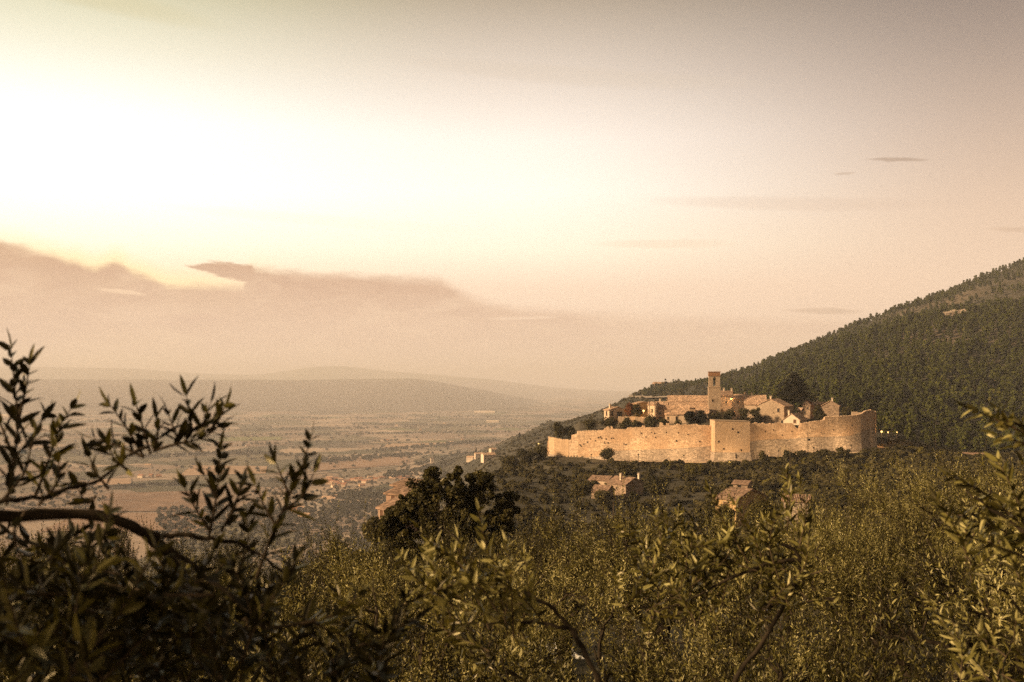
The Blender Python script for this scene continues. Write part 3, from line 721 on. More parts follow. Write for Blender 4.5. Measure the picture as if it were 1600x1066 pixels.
vp += pts_line(100, 702, 640, 690, 25, 110, .8, 1.5) + pts_line(200, 676, 700, 668, 60, 160, 1, 1.8) + pts_line(0, 660, 800, 652, 120, 260, 1, 2) + pts_line(300, 683, 800, 676, 30, 160, .9, 1.6)
vp += pts_line(560, 664, 820, 668, 40, 120, 1, 1.8) + pts_line(0, 680, 400, 684, 40, 110)+pts_poly(505, 660, 744, 770, 90, .5, .9)
vp += pts_poly(0, 850, 640, 740, 420, .8, 1.6)
vp = np.array([p for p in vp if -3600 < p[0] < 600])
_r2 = np.random.RandomState(88)
_e = grid_pts(250, 690, 780, 1750, 15, 31); _e = np.column_stack([_e, _r2.uniform(.6, 1.3, len(_e))]); _e = _e[_r2.rand(len(_e)) < .8]
vp = np.concatenate([vp, _e])
hz_ = height(vp[:, 0], vp[:, 1]); ok = hz_ < -120; vp = vp[ok]; hz_ = hz_[ok]
appar = vp[:, 2]/np.hypot(vp[:, 0], vp[:, 1]); order = np.argsort(-appar)
near_i, rest_i = order[:260], order[260:]
for q, i in enumerate(near_i):
    x, y, s = vp[i]; o = empty('valley_tree', (x, y, hz_[i]), nr_.rand()*6.28, 'bushy green tree among the fields and belts of the hazy valley floor', 'tree', 'trees on the valley floor')
    o.scale = (s, s, s*nr_.uniform(.8, 1.15))
    c = link('crown', VT[q % 3], o); link('trunk', VTK, o)
    if q < 3: vt_src.append(c)
def scatter(name, pts, scl, srcs, kind='stuff', seed=0):
    me = bpy.data.meshes.new(name); me.from_pydata([tuple(map(float, p)) for p in pts], [], [])
    at = me.attributes.new('scl', 'FLOAT', 'POINT'); at.data.foreach_set('value', np.asarray(scl, np.float32))
    o = link(name, me); tag(o, kind=kind)
    ng = bpy.data.node_groups.new(name, 'GeometryNodeTree')
    ng.interface.new_socket('Geometry', in_out='INPUT', socket_type='NodeSocketGeometry'); ng.interface.new_socket('Geometry', in_out='OUTPUT', socket_type='NodeSocketGeometry')
    gi = ng.nodes.new('NodeGroupInput'); go = ng.nodes.new('NodeGroupOutput'); ip = ng.nodes.new('GeometryNodeInstanceOnPoints')
    jn = ng.nodes.new('GeometryNodeJoinGeometry')
    for s in srcs:
        oi = ng.nodes.new('GeometryNodeObjectInfo'); oi.inputs['Object'].default_value = s; oi.inputs['As Instance'].default_value = True; oi.transform_space = 'ORIGINAL'
        ng.links.new(oi.outputs['Geometry'], jn.inputs[0])
    na = ng.nodes.new('GeometryNodeInputNamedAttribute'); na.data_type = 'FLOAT'; na.inputs[0].default_value = 'scl'
    rv = ng.nodes.new('FunctionNodeRandomValue'); rv.data_type = 'FLOAT_VECTOR'; rv.inputs[0].default_value = (0, 0, 0); rv.inputs[1].default_value = (.06, .06, 6.283); rv.inputs['Seed'].default_value = seed
    ri = ng.nodes.new('FunctionNodeRandomValue'); ri.data_type = 'INT'
    ri.inputs[4].default_value = 0; ri.inputs[5].default_value = len(srcs)-1; ri.inputs['Seed'].default_value = seed+1
    ip.inputs['Pick Instance'].default_value = True
    L = ng.links.new
    L(gi.outputs[0], ip.inputs['Points']); L(jn.outputs[0], ip.inputs['Instance']); L(ri.outputs[2], ip.inputs['Instance Index'])
    L(rv.outputs[0], ip.inputs['Rotation']); L(na.outputs[0], ip.inputs['Scale']); L(ip.outputs[0], go.inputs[0])
    md = o.modifiers.new('scatter', 'NODES'); md.node_group = ng
    return o
scatter('distant_woodland', np.column_stack([vp[rest_i, :2], hz_[rest_i]]), vp[rest_i, 2], vt_src)

# town houses on the valley floor
def small_house(u, v, wd, dp, h, rz, wall, roof, label, cat='house', group=None, name='town_house', at=None):
    if at is None: x, y = pl(u, v); z = PL
    else: x, y, z = at
    o = empty(name, (x, y, z), rz, label, cat, group); w_ = MB(); r_ = MB()
    rise = dp*.24
    w_.prism([(-dp/2, -3), (dp/2, -3), (dp/2, h), (0, h+rise-.1), (-dp/2, h)], -wd/2, wd/2, 'x')
    r_.prism([(-dp/2-.6, h-.25), (0, h+rise), (dp/2+.6, h-.25), (dp/2+.6, h+.1), (0, h+rise+.4), (-dp/2-.6, h+.1)], -wd/2-.4, wd/2+.4, 'x')
    w_.build('wall', M[wall], o, recalc=True); r_.build('roof', M[roof], o, recalc=True)
    wn = MB(); 
    for k in range(max(2, int(wd/3.5))):
        for zz in ([h*.3, h*.72] if h > 4.5 else [h*.55]):
            xx = -wd/2+(k+.5)*wd/max(2, int(wd/3.5)); wn.box(xx-.5, xx+.5, -dp/2-.04, -dp/2+.05, zz-.7, zz+.7)
    wn.build('window', M['shutter'], o)
    return o
cl = [(510, 580, 748, 762, 26, 'pinkish house in the dense red-roofed rows of the valley town'), (565, 600, 745, 760, 8, 'detached house at the right end of the valley town'),
      (604, 640, 746, 751, 7, 'house in the long red-roofed row edging the wood beside the valley town'), (508, 526, 776, 788, 4, 'small house in the woods just below the valley town'),
      (455, 482, 796, 812, 5, 'house by the pale road forks below the valley town'), (650, 700, 735, 745, 5, 'house in the hamlet below the foot of the spur'),
      (220, 260, 742, 748, 3, 'farm shed beside the tree belt on the left of the valley'), (170, 470, 695, 735, 7, 'lone farmhouse among the fields on the left of the valley'), (600, 800, 655, 700, 8, 'lone farmhouse among the hazy far fields')]
for (ua, ub, va, vb, n, lab) in cl:
    for k in range(n):
        small_house(rt.uniform(ua, ub), rt.uniform(va, vb), rt.uniform(9, 17), rt.uniform(8, 11), rt.choice([4, 5.5, 6.5]), rt.uniform(-.6, .6), rt.choice(['plaster', 'pale_plaster', 'pink_plaster', 'yellow_plaster']), rt.choice(['roof_red', 'roof']), lab, group='houses in the valley: '+lab)
small_house(757, 646.5, 150, 50, 9, .05, 'pale_plaster', 'pale_plaster', 'long white warehouse far out on the valley floor left of the slope', 'warehouse', name='warehouse')
small_house(770, 660.5, 70, 25, 7, -.05, 'pale_plaster', 'pale_plaster', 'smaller white shed in front of the long far warehouse', 'warehouse', name='warehouse')
small_house(5, 651.5, 130, 40, 8, 0, 'pale_plaster', 'pale_plaster', 'bright long roof at the left edge of the valley behind the olive leaves', 'warehouse', name='warehouse')
def at_ground(u, d): return (xof(u, d), d, H(xof(u, d), d))
for (u, v, wd, lab) in [(763, 719, 15, 'pale cube-like villa on the foot of the scrubby spur'), (748, 715, 13, 'farmhouse among cypresses on the spur foot, left of the pale villa'), (736, 720, 14, 'lowest farmhouse on the spur foot with a terracotta roof'), (770, 708, 10, 'small house uphill of the pale villa on the spur'), (706, 693, 9, 'white cottage on the crest where the spur meets the plain')]:
    x, y, z = pxground(u, v, 700)
    small_house(0, 0, wd, 9, 6, rt.uniform(-.5, .5), 'pale_plaster', 'roof', lab, name='farmhouse', at=(x, y, z))
x, y, z = at_ground(1029, 1395)
small_house(0, 0, 15, 9, 5, .2, 'pink_plaster', 'roof', 'reddish farmhouse on the wooded crest above the village church', name='farmhouse', at=(x, y, z+1))
x, y = pl(675, 732); o = empty('church_tower', (x, y, PL), .2, 'square stone tower rising from the hamlet in the valley left of the oak top', 'tower')
m = MB(); m.box(-4, 4, -4, 4, -2, 26); m.build('shaft', M['pale_plaster'], o); m = MB(); m.box(-4.5, 4.5, -4.5, 4.5, 26, 27.2); m.build('cornice', M['trim'], o); m = MB(); m.box(-1, 1, -4.1, -3.9, 19, 24); m.build('window', M['dark_glass'], o)

# ================================================================== MOUNTAIN FOREST
PM = [pine_mesh(400+i).mesh('crown', M['pine_leaf'], attr=True) for i in range(4)]
tk = MB(); tk.tube([(0, 0, -1.5), (.05, 0, 2), (-.05, .1, 5)], [.22, .17, .1], 5); PTK = tk.mesh('trunk', M['bark'])
fp = np.concatenate([grid_pts(1130, 1690, 445, 1125, 7.2, 1), grid_pts(1010, 1690, 1125, 1760, 8.0, 2)])
uu = 800+F*fp[:, 0]/fp[:, 1]; dd = fp[:, 1]
keep = (dd > np.interp(uu, [1130, 1187, 1250, 1330, 1370, 1400, 1450, 1690], [900, 620, 540, 510, 480, 470, 455, 450]))
keep &= polydist(fp[:, 0], fp[:, 1]) < -6
sparse = (uu > 1490+(dd-1200)*.03) & (dd > 1130) & (dd < 1530) & (vnoise(fp[:, 0], fp[:, 1], 60) > -.3)
keep &= ~(sparse & (nr_.rand(len(fp)) < .8))
keep &= ~((vnoise(fp[:, 0], fp[:, 1], 22) > .24) & (nr_.rand(len(fp)) < .7))
rk = pxground(1490, 494, 600)
keep &= np.hypot(fp[:, 0]-rk[0], fp[:, 1]-rk[1]) > 14
fp = fp[keep]; uu = uu[keep]; dd = dd[keep]; fz = height(fp[:, 0], fp[:, 1])
fs = (.6+1.0*nr_.rand(len(fp))**1.5)*np.where(dd > 1125, .82, 1.05)*np.where((uu < 1190), .7, 1)
vis_v = HZ-F*(fz+8*fs)/dd
cand = np.where((uu < 1620) & (uu > 1170) & (dd < 760))[0]
apn = fs[cand]/dd[cand]; first = cand[np.argsort(-apn)]
first = [i for i in first if not (uu[i] < 1366 and vis_v[i] > 640)][:290]
srcs = []
GL = [(1300, 'rounded dark pine on the slope just above the village roofs'), (1420, 'rounded pine low on the mountain behind the high end of the castle wall'), (1520, 'rounded pine at the foot of the mountain above the small roadside shed'), (2000, 'rounded pine at the foot of the mountain near the right edge of the view')]
for q, i in enumerate(first):
    lab = next(l for lim, l in GL if uu[i] < lim)
    o = empty('pine_tree', (fp[i, 0], fp[i, 1], fz[i]), nr_.rand()*6.28, lab, 'tree', 'pines: '+lab); s = fs[i]; o.scale = (s, s, s*nr_.uniform(.85, 1.1))
    c = link('crown', PM[q % 4], o); link('trunk', PTK, o)
    if q < 4: srcs.append(c)
rest = np.setdiff1d(np.arange(len(fp)), first)
scatter('mountain_forest', np.column_stack([fp[rest], fz[rest]]), fs[rest], srcs, seed=5)
o = empty('rock_outcrop', rk, 0, 'bare pale rock outcrop breaking the trees near the top of the mountain', 'rock')
r = np.random.RandomState(3); m = MB()
for k in range(7):
    th, ph = np.meshgrid(np.linspace(0, 2*math.pi, 9)[:-1], np.linspace(.1, 3.0, 6)); rr = (1+r.uniform(-.28, .28, th.shape))*r.uniform(2.2, 4.2)
    v = np.stack([rr*np.sin(ph)*np.cos(th)*1.5, rr*np.sin(ph)*np.sin(th), rr*np.cos(ph)*.9], -1)+np.array((k*3.4-9, r.uniform(-2, 2), 1.5+k*.35))
    a = np.arange(5)[:, None]*8; j = np.arange(8)[None]
    m.add(v.reshape(-1, 3), np.stack([a+j, a+(j+1) % 8, a+8+(j+1) % 8, a+8+j], -1).reshape(-1, 4))
m.build('boulders', M['talus_stone'], o)

# spur scrub
SM = [bush_mesh(500+i, 60, .5, 1.0, 1.1, 8).mesh('foliage', M['shrub_leaf'], attr=True) for i in range(4)]
YM = [bush_mesh(520+i, 60, .5, 1.0, 1.1, 8).mesh('foliage', M['yellow_leaf'], attr=True) for i in range(1)]
# castle hill scrub: the 290 largest as things
hp = np.concatenate([grid_pts(660, 1640, 262, 384, 2.5, 7), grid_pts(690, 870, 384, 470, 3.0, 8), grid_pts(1366, 1640, 384, 462, 2.8, 9)])
hu = 800+F*hp[:, 0]/hp[:, 1]
pathp = [(985, 722.5), (1040, 723), (1100, 724), (1140, 722.5), (1186, 716), (1218, 713.5), (1270, 711), (1312, 710), (1345, 708)]
ppw = [pxground(u, v, 300, 600)[:2] for u, v in pathp]; ppw = np.array(ppw)
def dpath(x, y):
    d = np.full(len(x), 1e9)
    for a, b in zip(ppw[:-1], ppw[1:]):
        e = b-a; t = np.clip(((x-a[0])*e[0]+(y-a[1])*e[1])/(e@e), 0, 1); d = np.minimum(d, np.hypot(x-a[0]-t*e[0], y-a[1]-t*e[1]))
    return d
keep = (polydist(hp[:, 0], hp[:, 1]) < -2.2) & (dpath(hp[:, 0], hp[:, 1]) > 2.3)
den = np.interp(hu, [660, 1050, 1150, 1250, 1700], [.52, .54, .75, .95, 1.0])
keep &= (vnoise(hp[:, 0], hp[:, 1], 7)*.6+nr_.rand(len(hp))*.5+.25) < den*1.0
farm = np.array((xof(968, 312), 312.))
keep &= ~((np.abs(hp[:, 0]-farm[0]-2) < 13) & (np.abs(hp[:, 1]-farm[1]) < 10))
hp = hp[keep]; hu = hu[keep]; hz2 = height(hp[:, 0], hp[:, 1])
hs = (.55+1.15*nr_.rand(len(hp))**2)*np.interp(hu, [660, 1100, 1250, 1700], [1, 1, 1.5, 1.7])*np.where(polydist(hp[:, 0], hp[:, 1]) > -7, .6, 1)
ap = hs/hp[:, 1]*(1+.0*hu); ap = np.where((hp[:, 1] > 300) & (hu < 1560), ap+1, ap); od = np.argsort(-ap)
ssrc = []
GS = [(800, 'low grey-green shrub on the left shoulder of the castle hill'), (925, 'low scrub bush on the slope below the left end of the castle wall'), (1110, 'scrub bush on the slope between the stone farmhouse and the castle wall'), (1370, 'dark bush on the shaded slope under the right half of the castle wall'), (2000, 'dark bush in the hollow at the foot of the forested mountain')]
for q, i in enumerate(od[:285]):
    lab = next(l for lim, l in GS if hu[i] < lim)
    s = hs[i]; o = link('shrub', YM[0] if q > 8 and nr_.rand() < .16 else SM[q % 4]); o.location = (hp[i, 0], hp[i, 1], hz2[i]-.1); o.rotation_euler = (0, 0, nr_.rand()*6.28); o.scale = (s*1.15, s*1.15, s)
    tag(o, lab, 'bush', 'shrubs: '+lab)
    if q < 4: ssrc.append(o)
ri_ = od[285:]
scatter('undergrowth', np.column_stack([hp[ri_], hz2[ri_]-.1]), hs[ri_], ssrc, seed=9)
bp = np.concatenate([grid_pts(640, 1160, 700, 1500, 8.5, 12), grid_pts(690, 1010, 1500, 2600, 12, 13), grid_pts(500, 1900, 62, 268, 3.6, 15)])
bu = 800+F*bp[:, 0]/bp[:, 1]; bz = height(bp[:, 0], bp[:, 1]); kp = (nr_.rand(len(bp)) < np.where(bp[:, 1] < 300, .9, np.where(bu > 985, .95, .6))) & (bz > PL+6)
bp = bp[kp]; bz = bz[kp]; bu = bu[kp]
bs = nr_.uniform(.8, 2.2, len(bp))*np.where(bp[:, 1] < 300, .9, 1.0)*np.where((bu > 990) & (bp[:, 1] > 1200), 1.8, 1)
scatter('scrub_cover', np.column_stack([bp, bz-.1]), bs, ssrc, seed=19)
ribbon('road', [pxground(*q, 700)[:2] for q in [(987, 619), (998, 621.5), (1012, 624), (1030, 623.5), (1060, 622.5)]], 9, M['road'], 1.2)

# ================================================================== CASTLE WALLS
ribbon('gravel_path', [tuple(p) for p in ppw], 2.6, M['path'], .3, 10)
ribbon('gravel_path', [pxground(u, v, 300, 700)[:2] for u, v in [(1372, 702), (1384, 696), (1392, 691), (1398, 687)]], 4.5, M['path'], .3, 8)
def wallrun(name, label, tops, base, tal, us, th=1.8, mat='wall_stone', seed=0, flare=1.6, cat='wall'):
    r = np.random.RandomState(seed)
    tu = [t[0] for t in tops]; us_ = np.unique(np.concatenate([np.arange(us[0], us[1], .9), tu, [us[1]]])); us_ = us_[(us_ >= us[0]) & (us_ <= us[1])]
    wp_u, wp_d = zip(*WALLP); D = np.interp(us_, wp_u, wp_d)
    vt = np.interp(us_, tu, [t[1] for t in tops]); vb = np.interp(us_, *zip(*base)); vl = np.interp(us_, *zip(*tal))
    xx = xof(us_, D); zt = zof(vt, D)+r.uniform(-.14, .14, len(us_)); zb = zof(vb, D)-3.0; zl = zof(vl, D)
    ox, oy = xof(us_[0], D[0])*0, 0
    o = empty(name, (float(xx.mean()), float(D.mean()), float(zb.mean())), 0, label, cat); off = np.array(o.location)
    def sheet(rows, close=True):
        k = len(us_); v = np.concatenate([np.column_stack([a, b, c]) for a, b, c in rows])-off; m = MB(); nR = len(rows)
        f = [(j*k+i, j*k+i+1, (j+1)*k+i+1, (j+1)*k+i) for j in range(nR-1) for i in range(k-1)]
        f += [((nR-1)*k+i, (nR-1)*k+i+1, i+1, i) for i in range(k-1)]
        m.add(v, f)
        for i in (0, k-1): m.f.append(np.array([[j*k+i for j in range(nR)]]))
        return m
    n = 9; rows = []
    for j in range(n+1):
        t = j/n; jit = r.uniform(-.02, .02, len(us_))+vnoise(xx*1.0, np.full(len(xx), t*15+seed*9), 3.2)*.22
        rows.append((xx, D+jit*(0 < j), (zl-.5)*(1-t)+zt*t))
    rows += [(xx, D+th, zt), (xx, D+th, zl-.5)]
    rows2 = [(xx, D-flare, zb), (xx, D-flare*.75, zb+1.6), (xx, D-flare*.3+r.uniform(-.02, .02, len(us_)), zl*.4+zb*.6+1.2), (xx, D-.12+r.uniform(-.02, .02, len(us_)), zl), (xx, D+th-.1, zl-.1), (xx, D+th-.1, zb)]
    sheet(rows).build('rampart', M[mat], o, recalc=True)
    sheet(rows2).build('talus', M['talus_stone'], o, recalc=True)
    return o
basep = [(857, 709), (884, 714), (924, 717), (938, 718), (990, 721), (1067, 721), (1109, 718), (1174, 711), (1220, 710), (1310, 703), (1340, 700), (1366, 688)]
wallrun('corner_bastion', 'low rounded stone bastion at the far left end of the castle wall', [(857, 682.3), (866, 684), (878, 686.5), (888, 687)], basep, [(857, 709), (888, 714)], (857, 888.5), 1.8, 'bastion_stone', 1, .7)
Ltop = [(888.6, 688), (893, 687), (893.4, 680), (897, 679), (902, 678), (902.4, 673.5), (925, 673), (944, 672), (945, 669.5), (948, 669), (948.3, 667), (952, 667), (952.3, 669.5), (954.5, 669.5), (954.8, 666.5), (957.5, 666.5), (957.8, 670),
        (970, 671), (979, 671.5), (982, 668), (1004, 668), (1004.3, 665.3), (1007.5, 665.3), (1007.8, 668), (1031.5, 668), (1031.9, 660.8), (1036, 660.8), (1036.3, 664.8), (1041.7, 664.8), (1042, 661.5), (1045.5, 661.5), (1045.8, 664.6), (1058, 664), (1058.3, 662.6), (1062, 662.6), (1062.3, 664.4),
        (1073, 663.4), (1073.4, 664.2), (1084, 664), (1084.3, 663), (1090, 663), (1090.3, 664.6), (1112, 665)]
wallrun('curtain_wall', 'long left stretch of battered stone castle wall with stubs of merlons', Ltop, basep, [(888, 714), (930, 714), (960, 704.5), (994, 703), (1050, 701.5), (1085, 699), (1112, 697)], (888.8, 1112), 1.8, 'wall_stone', 2)
Rtop = [(1170, 661.5), (1174, 661.7), (1180, 661.4), (1180.3, 660.4), (1183, 660.4), (1183.3, 662), (1192, 662), (1192.3, 661), (1195, 661), (1195.3, 662.3), (1203, 662.3), (1203.3, 661.2), (1205, 661.2), (1205.3, 662.5), (1212, 662.2), (1212.3, 661), (1216, 661), (1226, 661.5), (1238, 661.8), (1241, 664.5), (1245, 669.5), (1247, 669.7), (1250, 666), (1252, 662),
        (1260, 660.5), (1274, 658.5), (1286, 657), (1288, 655.8), (1289, 652.6), (1292, 651), (1304, 651.2), (1320, 650.2), (1333, 649), (1342, 648), (1347, 646), (1352, 642.5), (1357, 641), (1361, 640.6), (1363.5, 642), (1366, 642.3)]
wallrun('curtain_wall', 'long right stretch of castle wall with a notch and a raised far corner', Rtop, basep, [(1170, 690), (1200, 687), (1230, 686), (1270, 683), (1300, 682.5), (1330, 681), (1366, 668)], (1170, 1366), 1.8, 'wall_stone', 3, 1.8)
# rounded buttress at the right corner
o = empty('round_buttress', (xof(1360, 401), 401, zof(700, 401)), 0, 'squat rounded stone buttress at the right foot of the castle wall', 'buttress'); m = MB()
m.tube([(0, 0, -3), (0, 0, 2), (0, .1, 6), (0, .2, 7.6), (0, .2, 8.0)], [2.9, 2.6, 2.2, 1.5, .1], 16); m.build('masonry', M['talus_stone'], o, smooth=False)
# side walls running back
for (ua, da, ub, db, zt, lab) in [(1365, 403, 1366, 438, 641, 'short castle wall running back from the raised right corner'), (858, 405, 868, 438, 688, 'short castle wall running back from the left bastion')]:
    a = np.array((xof(ua, da), da)); b = np.array((xof(ub, db), db)); t = (b-a)/np.linalg.norm(b-a); nn = np.array((-t[1], t[0]))*.8
    m = MB(); z1 = zof(zt, da); off = np.array((*a, z1-12)); v = []
    for p, zt_ in ((a, z1-.3), (b, z1-1.5)):
        for s_ in (-1, 1):
            for z in (z1-16, zt_): v.append((*(p+s_*nn), z))
    m.add(np.array(v)-off, [(0, 1, 3, 2), (4, 6, 7, 5), (0, 4, 5, 1), (2, 3, 7, 6), (1, 5, 7, 3), (0, 2, 6, 4)])
    ob = m.build('side_wall', M['wall_stone'], recalc=True); ob.location = off; tag(ob, lab, 'wall')
rh = np.random.RandomState(61)
def hole_shade(wallob, pts):
    for (u, v) in pts:
        d_ = float(np.interp(u, *zip(*WALLP))); h = MB(); a_, b_ = rh.uniform(.14, .32), rh.uniform(.14, .3)
        p = np.array((xof(u, d_), d_, zof(v, d_)))-np.array(wallob.location)
        h.box(p[0]-a_, p[0]+a_, p[1]-.2, p[1]+.15, p[2]-b_, p[2]+b_); h.build('putlog_hole_shade', M['dark_glass'], wallob)  # dark box proud of the wall, stands in for the shade in a hole
cw = [o_ for o_ in bpy.data.objects if o_.name.startswith('curtain_wall')]
cw.sort(key=lambda q: q.location.x)
hole_shade(cw[0], [(906, 695), (908, 697), (912, 694), (918, 691), (922, 686), (930, 689), (935, 684), (938, 683), (940, 685), (944, 691), (945, 693), (947, 686), (950, 692), (955, 685), (958, 685), (978, 695), (1002, 677), (1009, 683), (1024, 684), (1041, 676), (1057, 689), (1093, 690), (1018, 676), (1075, 679)])
hole_shade(cw[1], [(1196, 675), (1208, 672), (1222, 680), (1237, 674), (1266, 669), (1283, 676), (1302, 672), (1331, 665), (1348, 672), (1230, 688)])
# square bastion
bd = 379.0
o = empty('square_bastion', (xof(1117, bd), bd, zof(720, bd)), 0, 'square stone bastion projecting from the middle of the castle wall, glowing orange near its base', 'bastion')
wB = (1172-1117)/F*bd; zt0 = (720-657.6)/F*bd; zt1 = (720-659.4)/F*bd; zl = (720-707)/F*bd; dpB = 9.5
m = MB(); nx, nz = 26, 22; r = np.random.RandomState(9)
def facegrid(p0, p1, zt_a, zt_b, zlow, nx, nz):
    s = np.linspace(0, 1, nx+1)[None]; t = np.linspace(0, 1, nz+1)[:, None]
    x = p0[0]+(p1[0]-p0[0])*s+0*t; y = p0[1]+(p1[1]-p0[1])*s+0*t; zt_ = zt_a+(zt_b-zt_a)*s; z = zlow+(zt_-zlow)*t
    nrm_ = np.array((p1[1]-p0[1], -(p1[0]-p0[0]))); nrm_ = nrm_/np.linalg.norm(nrm_)
    j = r.uniform(-.012, .012, x.shape); j[:, 0] = j[:, -1] = 0; x = x+nrm_[0]*j; y = y+nrm_[1]*j
    k = nx+1; f = [(a*k+b, a*k+b+1, (a+1)*k+b+1, (a+1)*k+b) for a in range(nz) for b in range(nx)]
    m.add(np.stack([x, y, z], -1).reshape(-1, 3), f)
facegrid((0, 0), (wB, 0), zt0, zt1, zl, nx, nz); facegrid((0, dpB), (0, 0), zt0, zt0, zl, 12, nz); facegrid((wB, 0), (wB, dpB), zt1, zt1, zl, 10, nz); facegrid((wB, dpB), (0, dpB), zt1, zt0, zl, 4, 4)
m.add([(0, 0, zt0-.02), (wB, 0, zt1-.02), (wB, dpB, zt1-.02), (0, dpB, zt0-.02)], [(0, 1, 2, 3)])
m.build('masonry', M['bastion_stone'], o)
m = MB(); fl = .9
m.add([(-fl, -fl, -2), (wB+fl, -fl, -2), (wB+fl, dpB, -2), (-fl, dpB, -2), (-.06, -.06, zl), (wB+.06, -.06, zl), (wB+.06, dpB, zl), (-.06, dpB, zl)], [(0, 1, 5, 4), (1, 2, 6, 5), (2, 3, 7, 6), (3, 0, 4, 7), (4, 5, 6, 7)])
m.build('talus', M['talus_stone'], o)
m = MB(); m.add([(-.12, -.12, zt0), (wB+.12, -.12, zt1), (wB+.12, dpB, zt1), (-.12, dpB, zt0), (-.12, -.12, zt0+.28), (wB+.12, -.12, zt1+.28), (wB+.12, dpB, zt1+.28), (-.12, dpB, zt0+.28)], [(0, 1, 5, 4), (1, 2, 6, 5), (2, 3, 7, 6), (3, 0, 4, 7), (4, 5, 6, 7)])
m.build('coping', M['trim'], o)
for u, v in [(1144.5, 670.5), (1153, 675.5), (1131, 701.5), (1158, 703.5), (1123, 690)]:
    x = (u-1117)/F*bd; z = (720-v)/F*bd; h = MB(); h.box(x-.28, x+.28, -.09, .1, z-.32, z+.32); h.build('putlog_hole_shade', M['dark_glass'], o)  # flat dark boxes on the face imitate shaded recesses
    h = MB()
h = MB(); xx_ = (1149.5-1117)/F*bd; h.box(xx_-.2, xx_+.2, -.62, -.3, .9, 2.6); h.build('putlog_hole_shade', M['dark_glass'], o)

# ================================================================== VILLAGE
house('village_house', 'small pale cottage with two windows and a porch, leftmost in the village', 'house', 945, 952, 982, 424, 655, 641, 636.5, a=62, ridge='x', wall='plaster', wins=[('f', .5, .62, .9, 1.9), ('r', .17, .62, 1.0, 1.9), ('r', .62, .45, 2.6, 2.6, {'mat': 'dark_glass'})], chim=[(.5, .2)], depth=8.5)  # widest dark pane stands in for the shade inside the porch
house('village_house', 'orange-lit stone house right behind the glowing street lamp', 'house', 990, 996, 1018, 428, 655, 631, 628.5, a=65, ridge='x', wall='yellow_plaster', wins=[('r', .7, .6, .8, 1.3)], depth=7)
house('village_house', 'tall narrow white house with two dark drainpipes, right of the lamp', 'house', 1012.5, 1024, 1040, 414, 658, 632.5, 628.5, a=20, ridge='x', wall='pale_plaster', wins=[('f', .52, .62, .8, 1.3), ('r', .5, .6, .6, 1)], depth=7)
for (u, t) in [(1015, 629), (1023.2, 628)]:
    m = MB(); zb = zof(657, 412.6); m.tube([(0, 0, 0), (0, 0, zof(t-1, 412.6)-zb)], .13, 6); m.tube([(0, 0, zof(t-1, 412.6)-zb), (0, 0, zof(t-1, 412.6)-zb+.35)], .25, 6)
    ob = m.build('stove_pipe', M['dark_metal']); ob.location = (xof(u, 412.6), 412.6, zb); tag(ob, 'dark vertical pipe on the %s edge of the tall narrow white house' % ('left' if u < 1020 else 'right'), 'pipe')
house('village_house', 'cream house with a long tiled roof joined to the tall narrow white house', 'house', 1025, 1042, 1050, 418, 660, 637, 628.5, a=14, ridge='x', wall='plaster', wins=[('f', .4, .62, .7, 1.1, {'frame': 'pale_plaster'}), ('f', .42, .2, 1.2, 2.0)], depth=8, chim=[(.3, .5)])
house('village_house', 'low gabled house with a broad roof in front of the church aisle', 'house', 1040, 1076, 1084, 412, 664, 647, 634.5, a=10, ridge='x', wall='plaster', wins=[('f', .13, .6, .6, 1.1), ('f', .5, .55, .9, 2.0), ('f', .55, .9, .5, .5)], depth=9)
# church
house('church', 'long church nave with terracotta roof left of the bell tower', 'church', 1046, 1107, 1112, 432, 660, 627.5, 619, a=6, ridge='x', wall='house_stone', wins=[('f', .9, .88, .9, .9)], depth=11)
house('church_aisle', 'lower church side aisle with a lean-to roof and half-round window', 'church', 1049, 1106, 1109, 424, 660, 637, 630.5, a=6, ridge='x', wall='house_stone', wins=[('f', .87, .78, 2.0, 1.3, {'arch': True})], depth=4.5, shed='hi')
house('village_house', 'squat house with a sloping roof in front of the bell tower foot', 'house', 1088, 1107, 1112, 416, 664, 646.5, 636.5, a=10, ridge='x', wall='plaster', wins=[('f', .55, .2, 1.3, 2.4, {'arch': True})], depth=7)
# bell tower
td = 421.0; s = td/F
o = empty('bell_tower', (xof(1107, td), td, zof(662, td)), -R(8), 'square stone bell tower with an arched belfry rising over the village', 'tower')
wT = 18.6*s; Z = lambda v: (662-v)*s
m = MB(); m.box(0, wT, 0, wT, -2, Z(605.6)); m.build('shaft', M['house_stone'], o)
m = MB(); m.box(-.14, wT+.14, -.14, wT+.14, Z(605.6), Z(604.6)); m.build('string_course', M['trim'], o)
bl = MB(); za, zb_ = Z(604.6), Z(587.5); e = .25; x0, x1 = e, wT-e; cx = (x0+x1)/2; ow = .62; z0o, z1o = Z(603.3), Z(589)
for ax in ('x', 'y'):
    pass
pw = .55
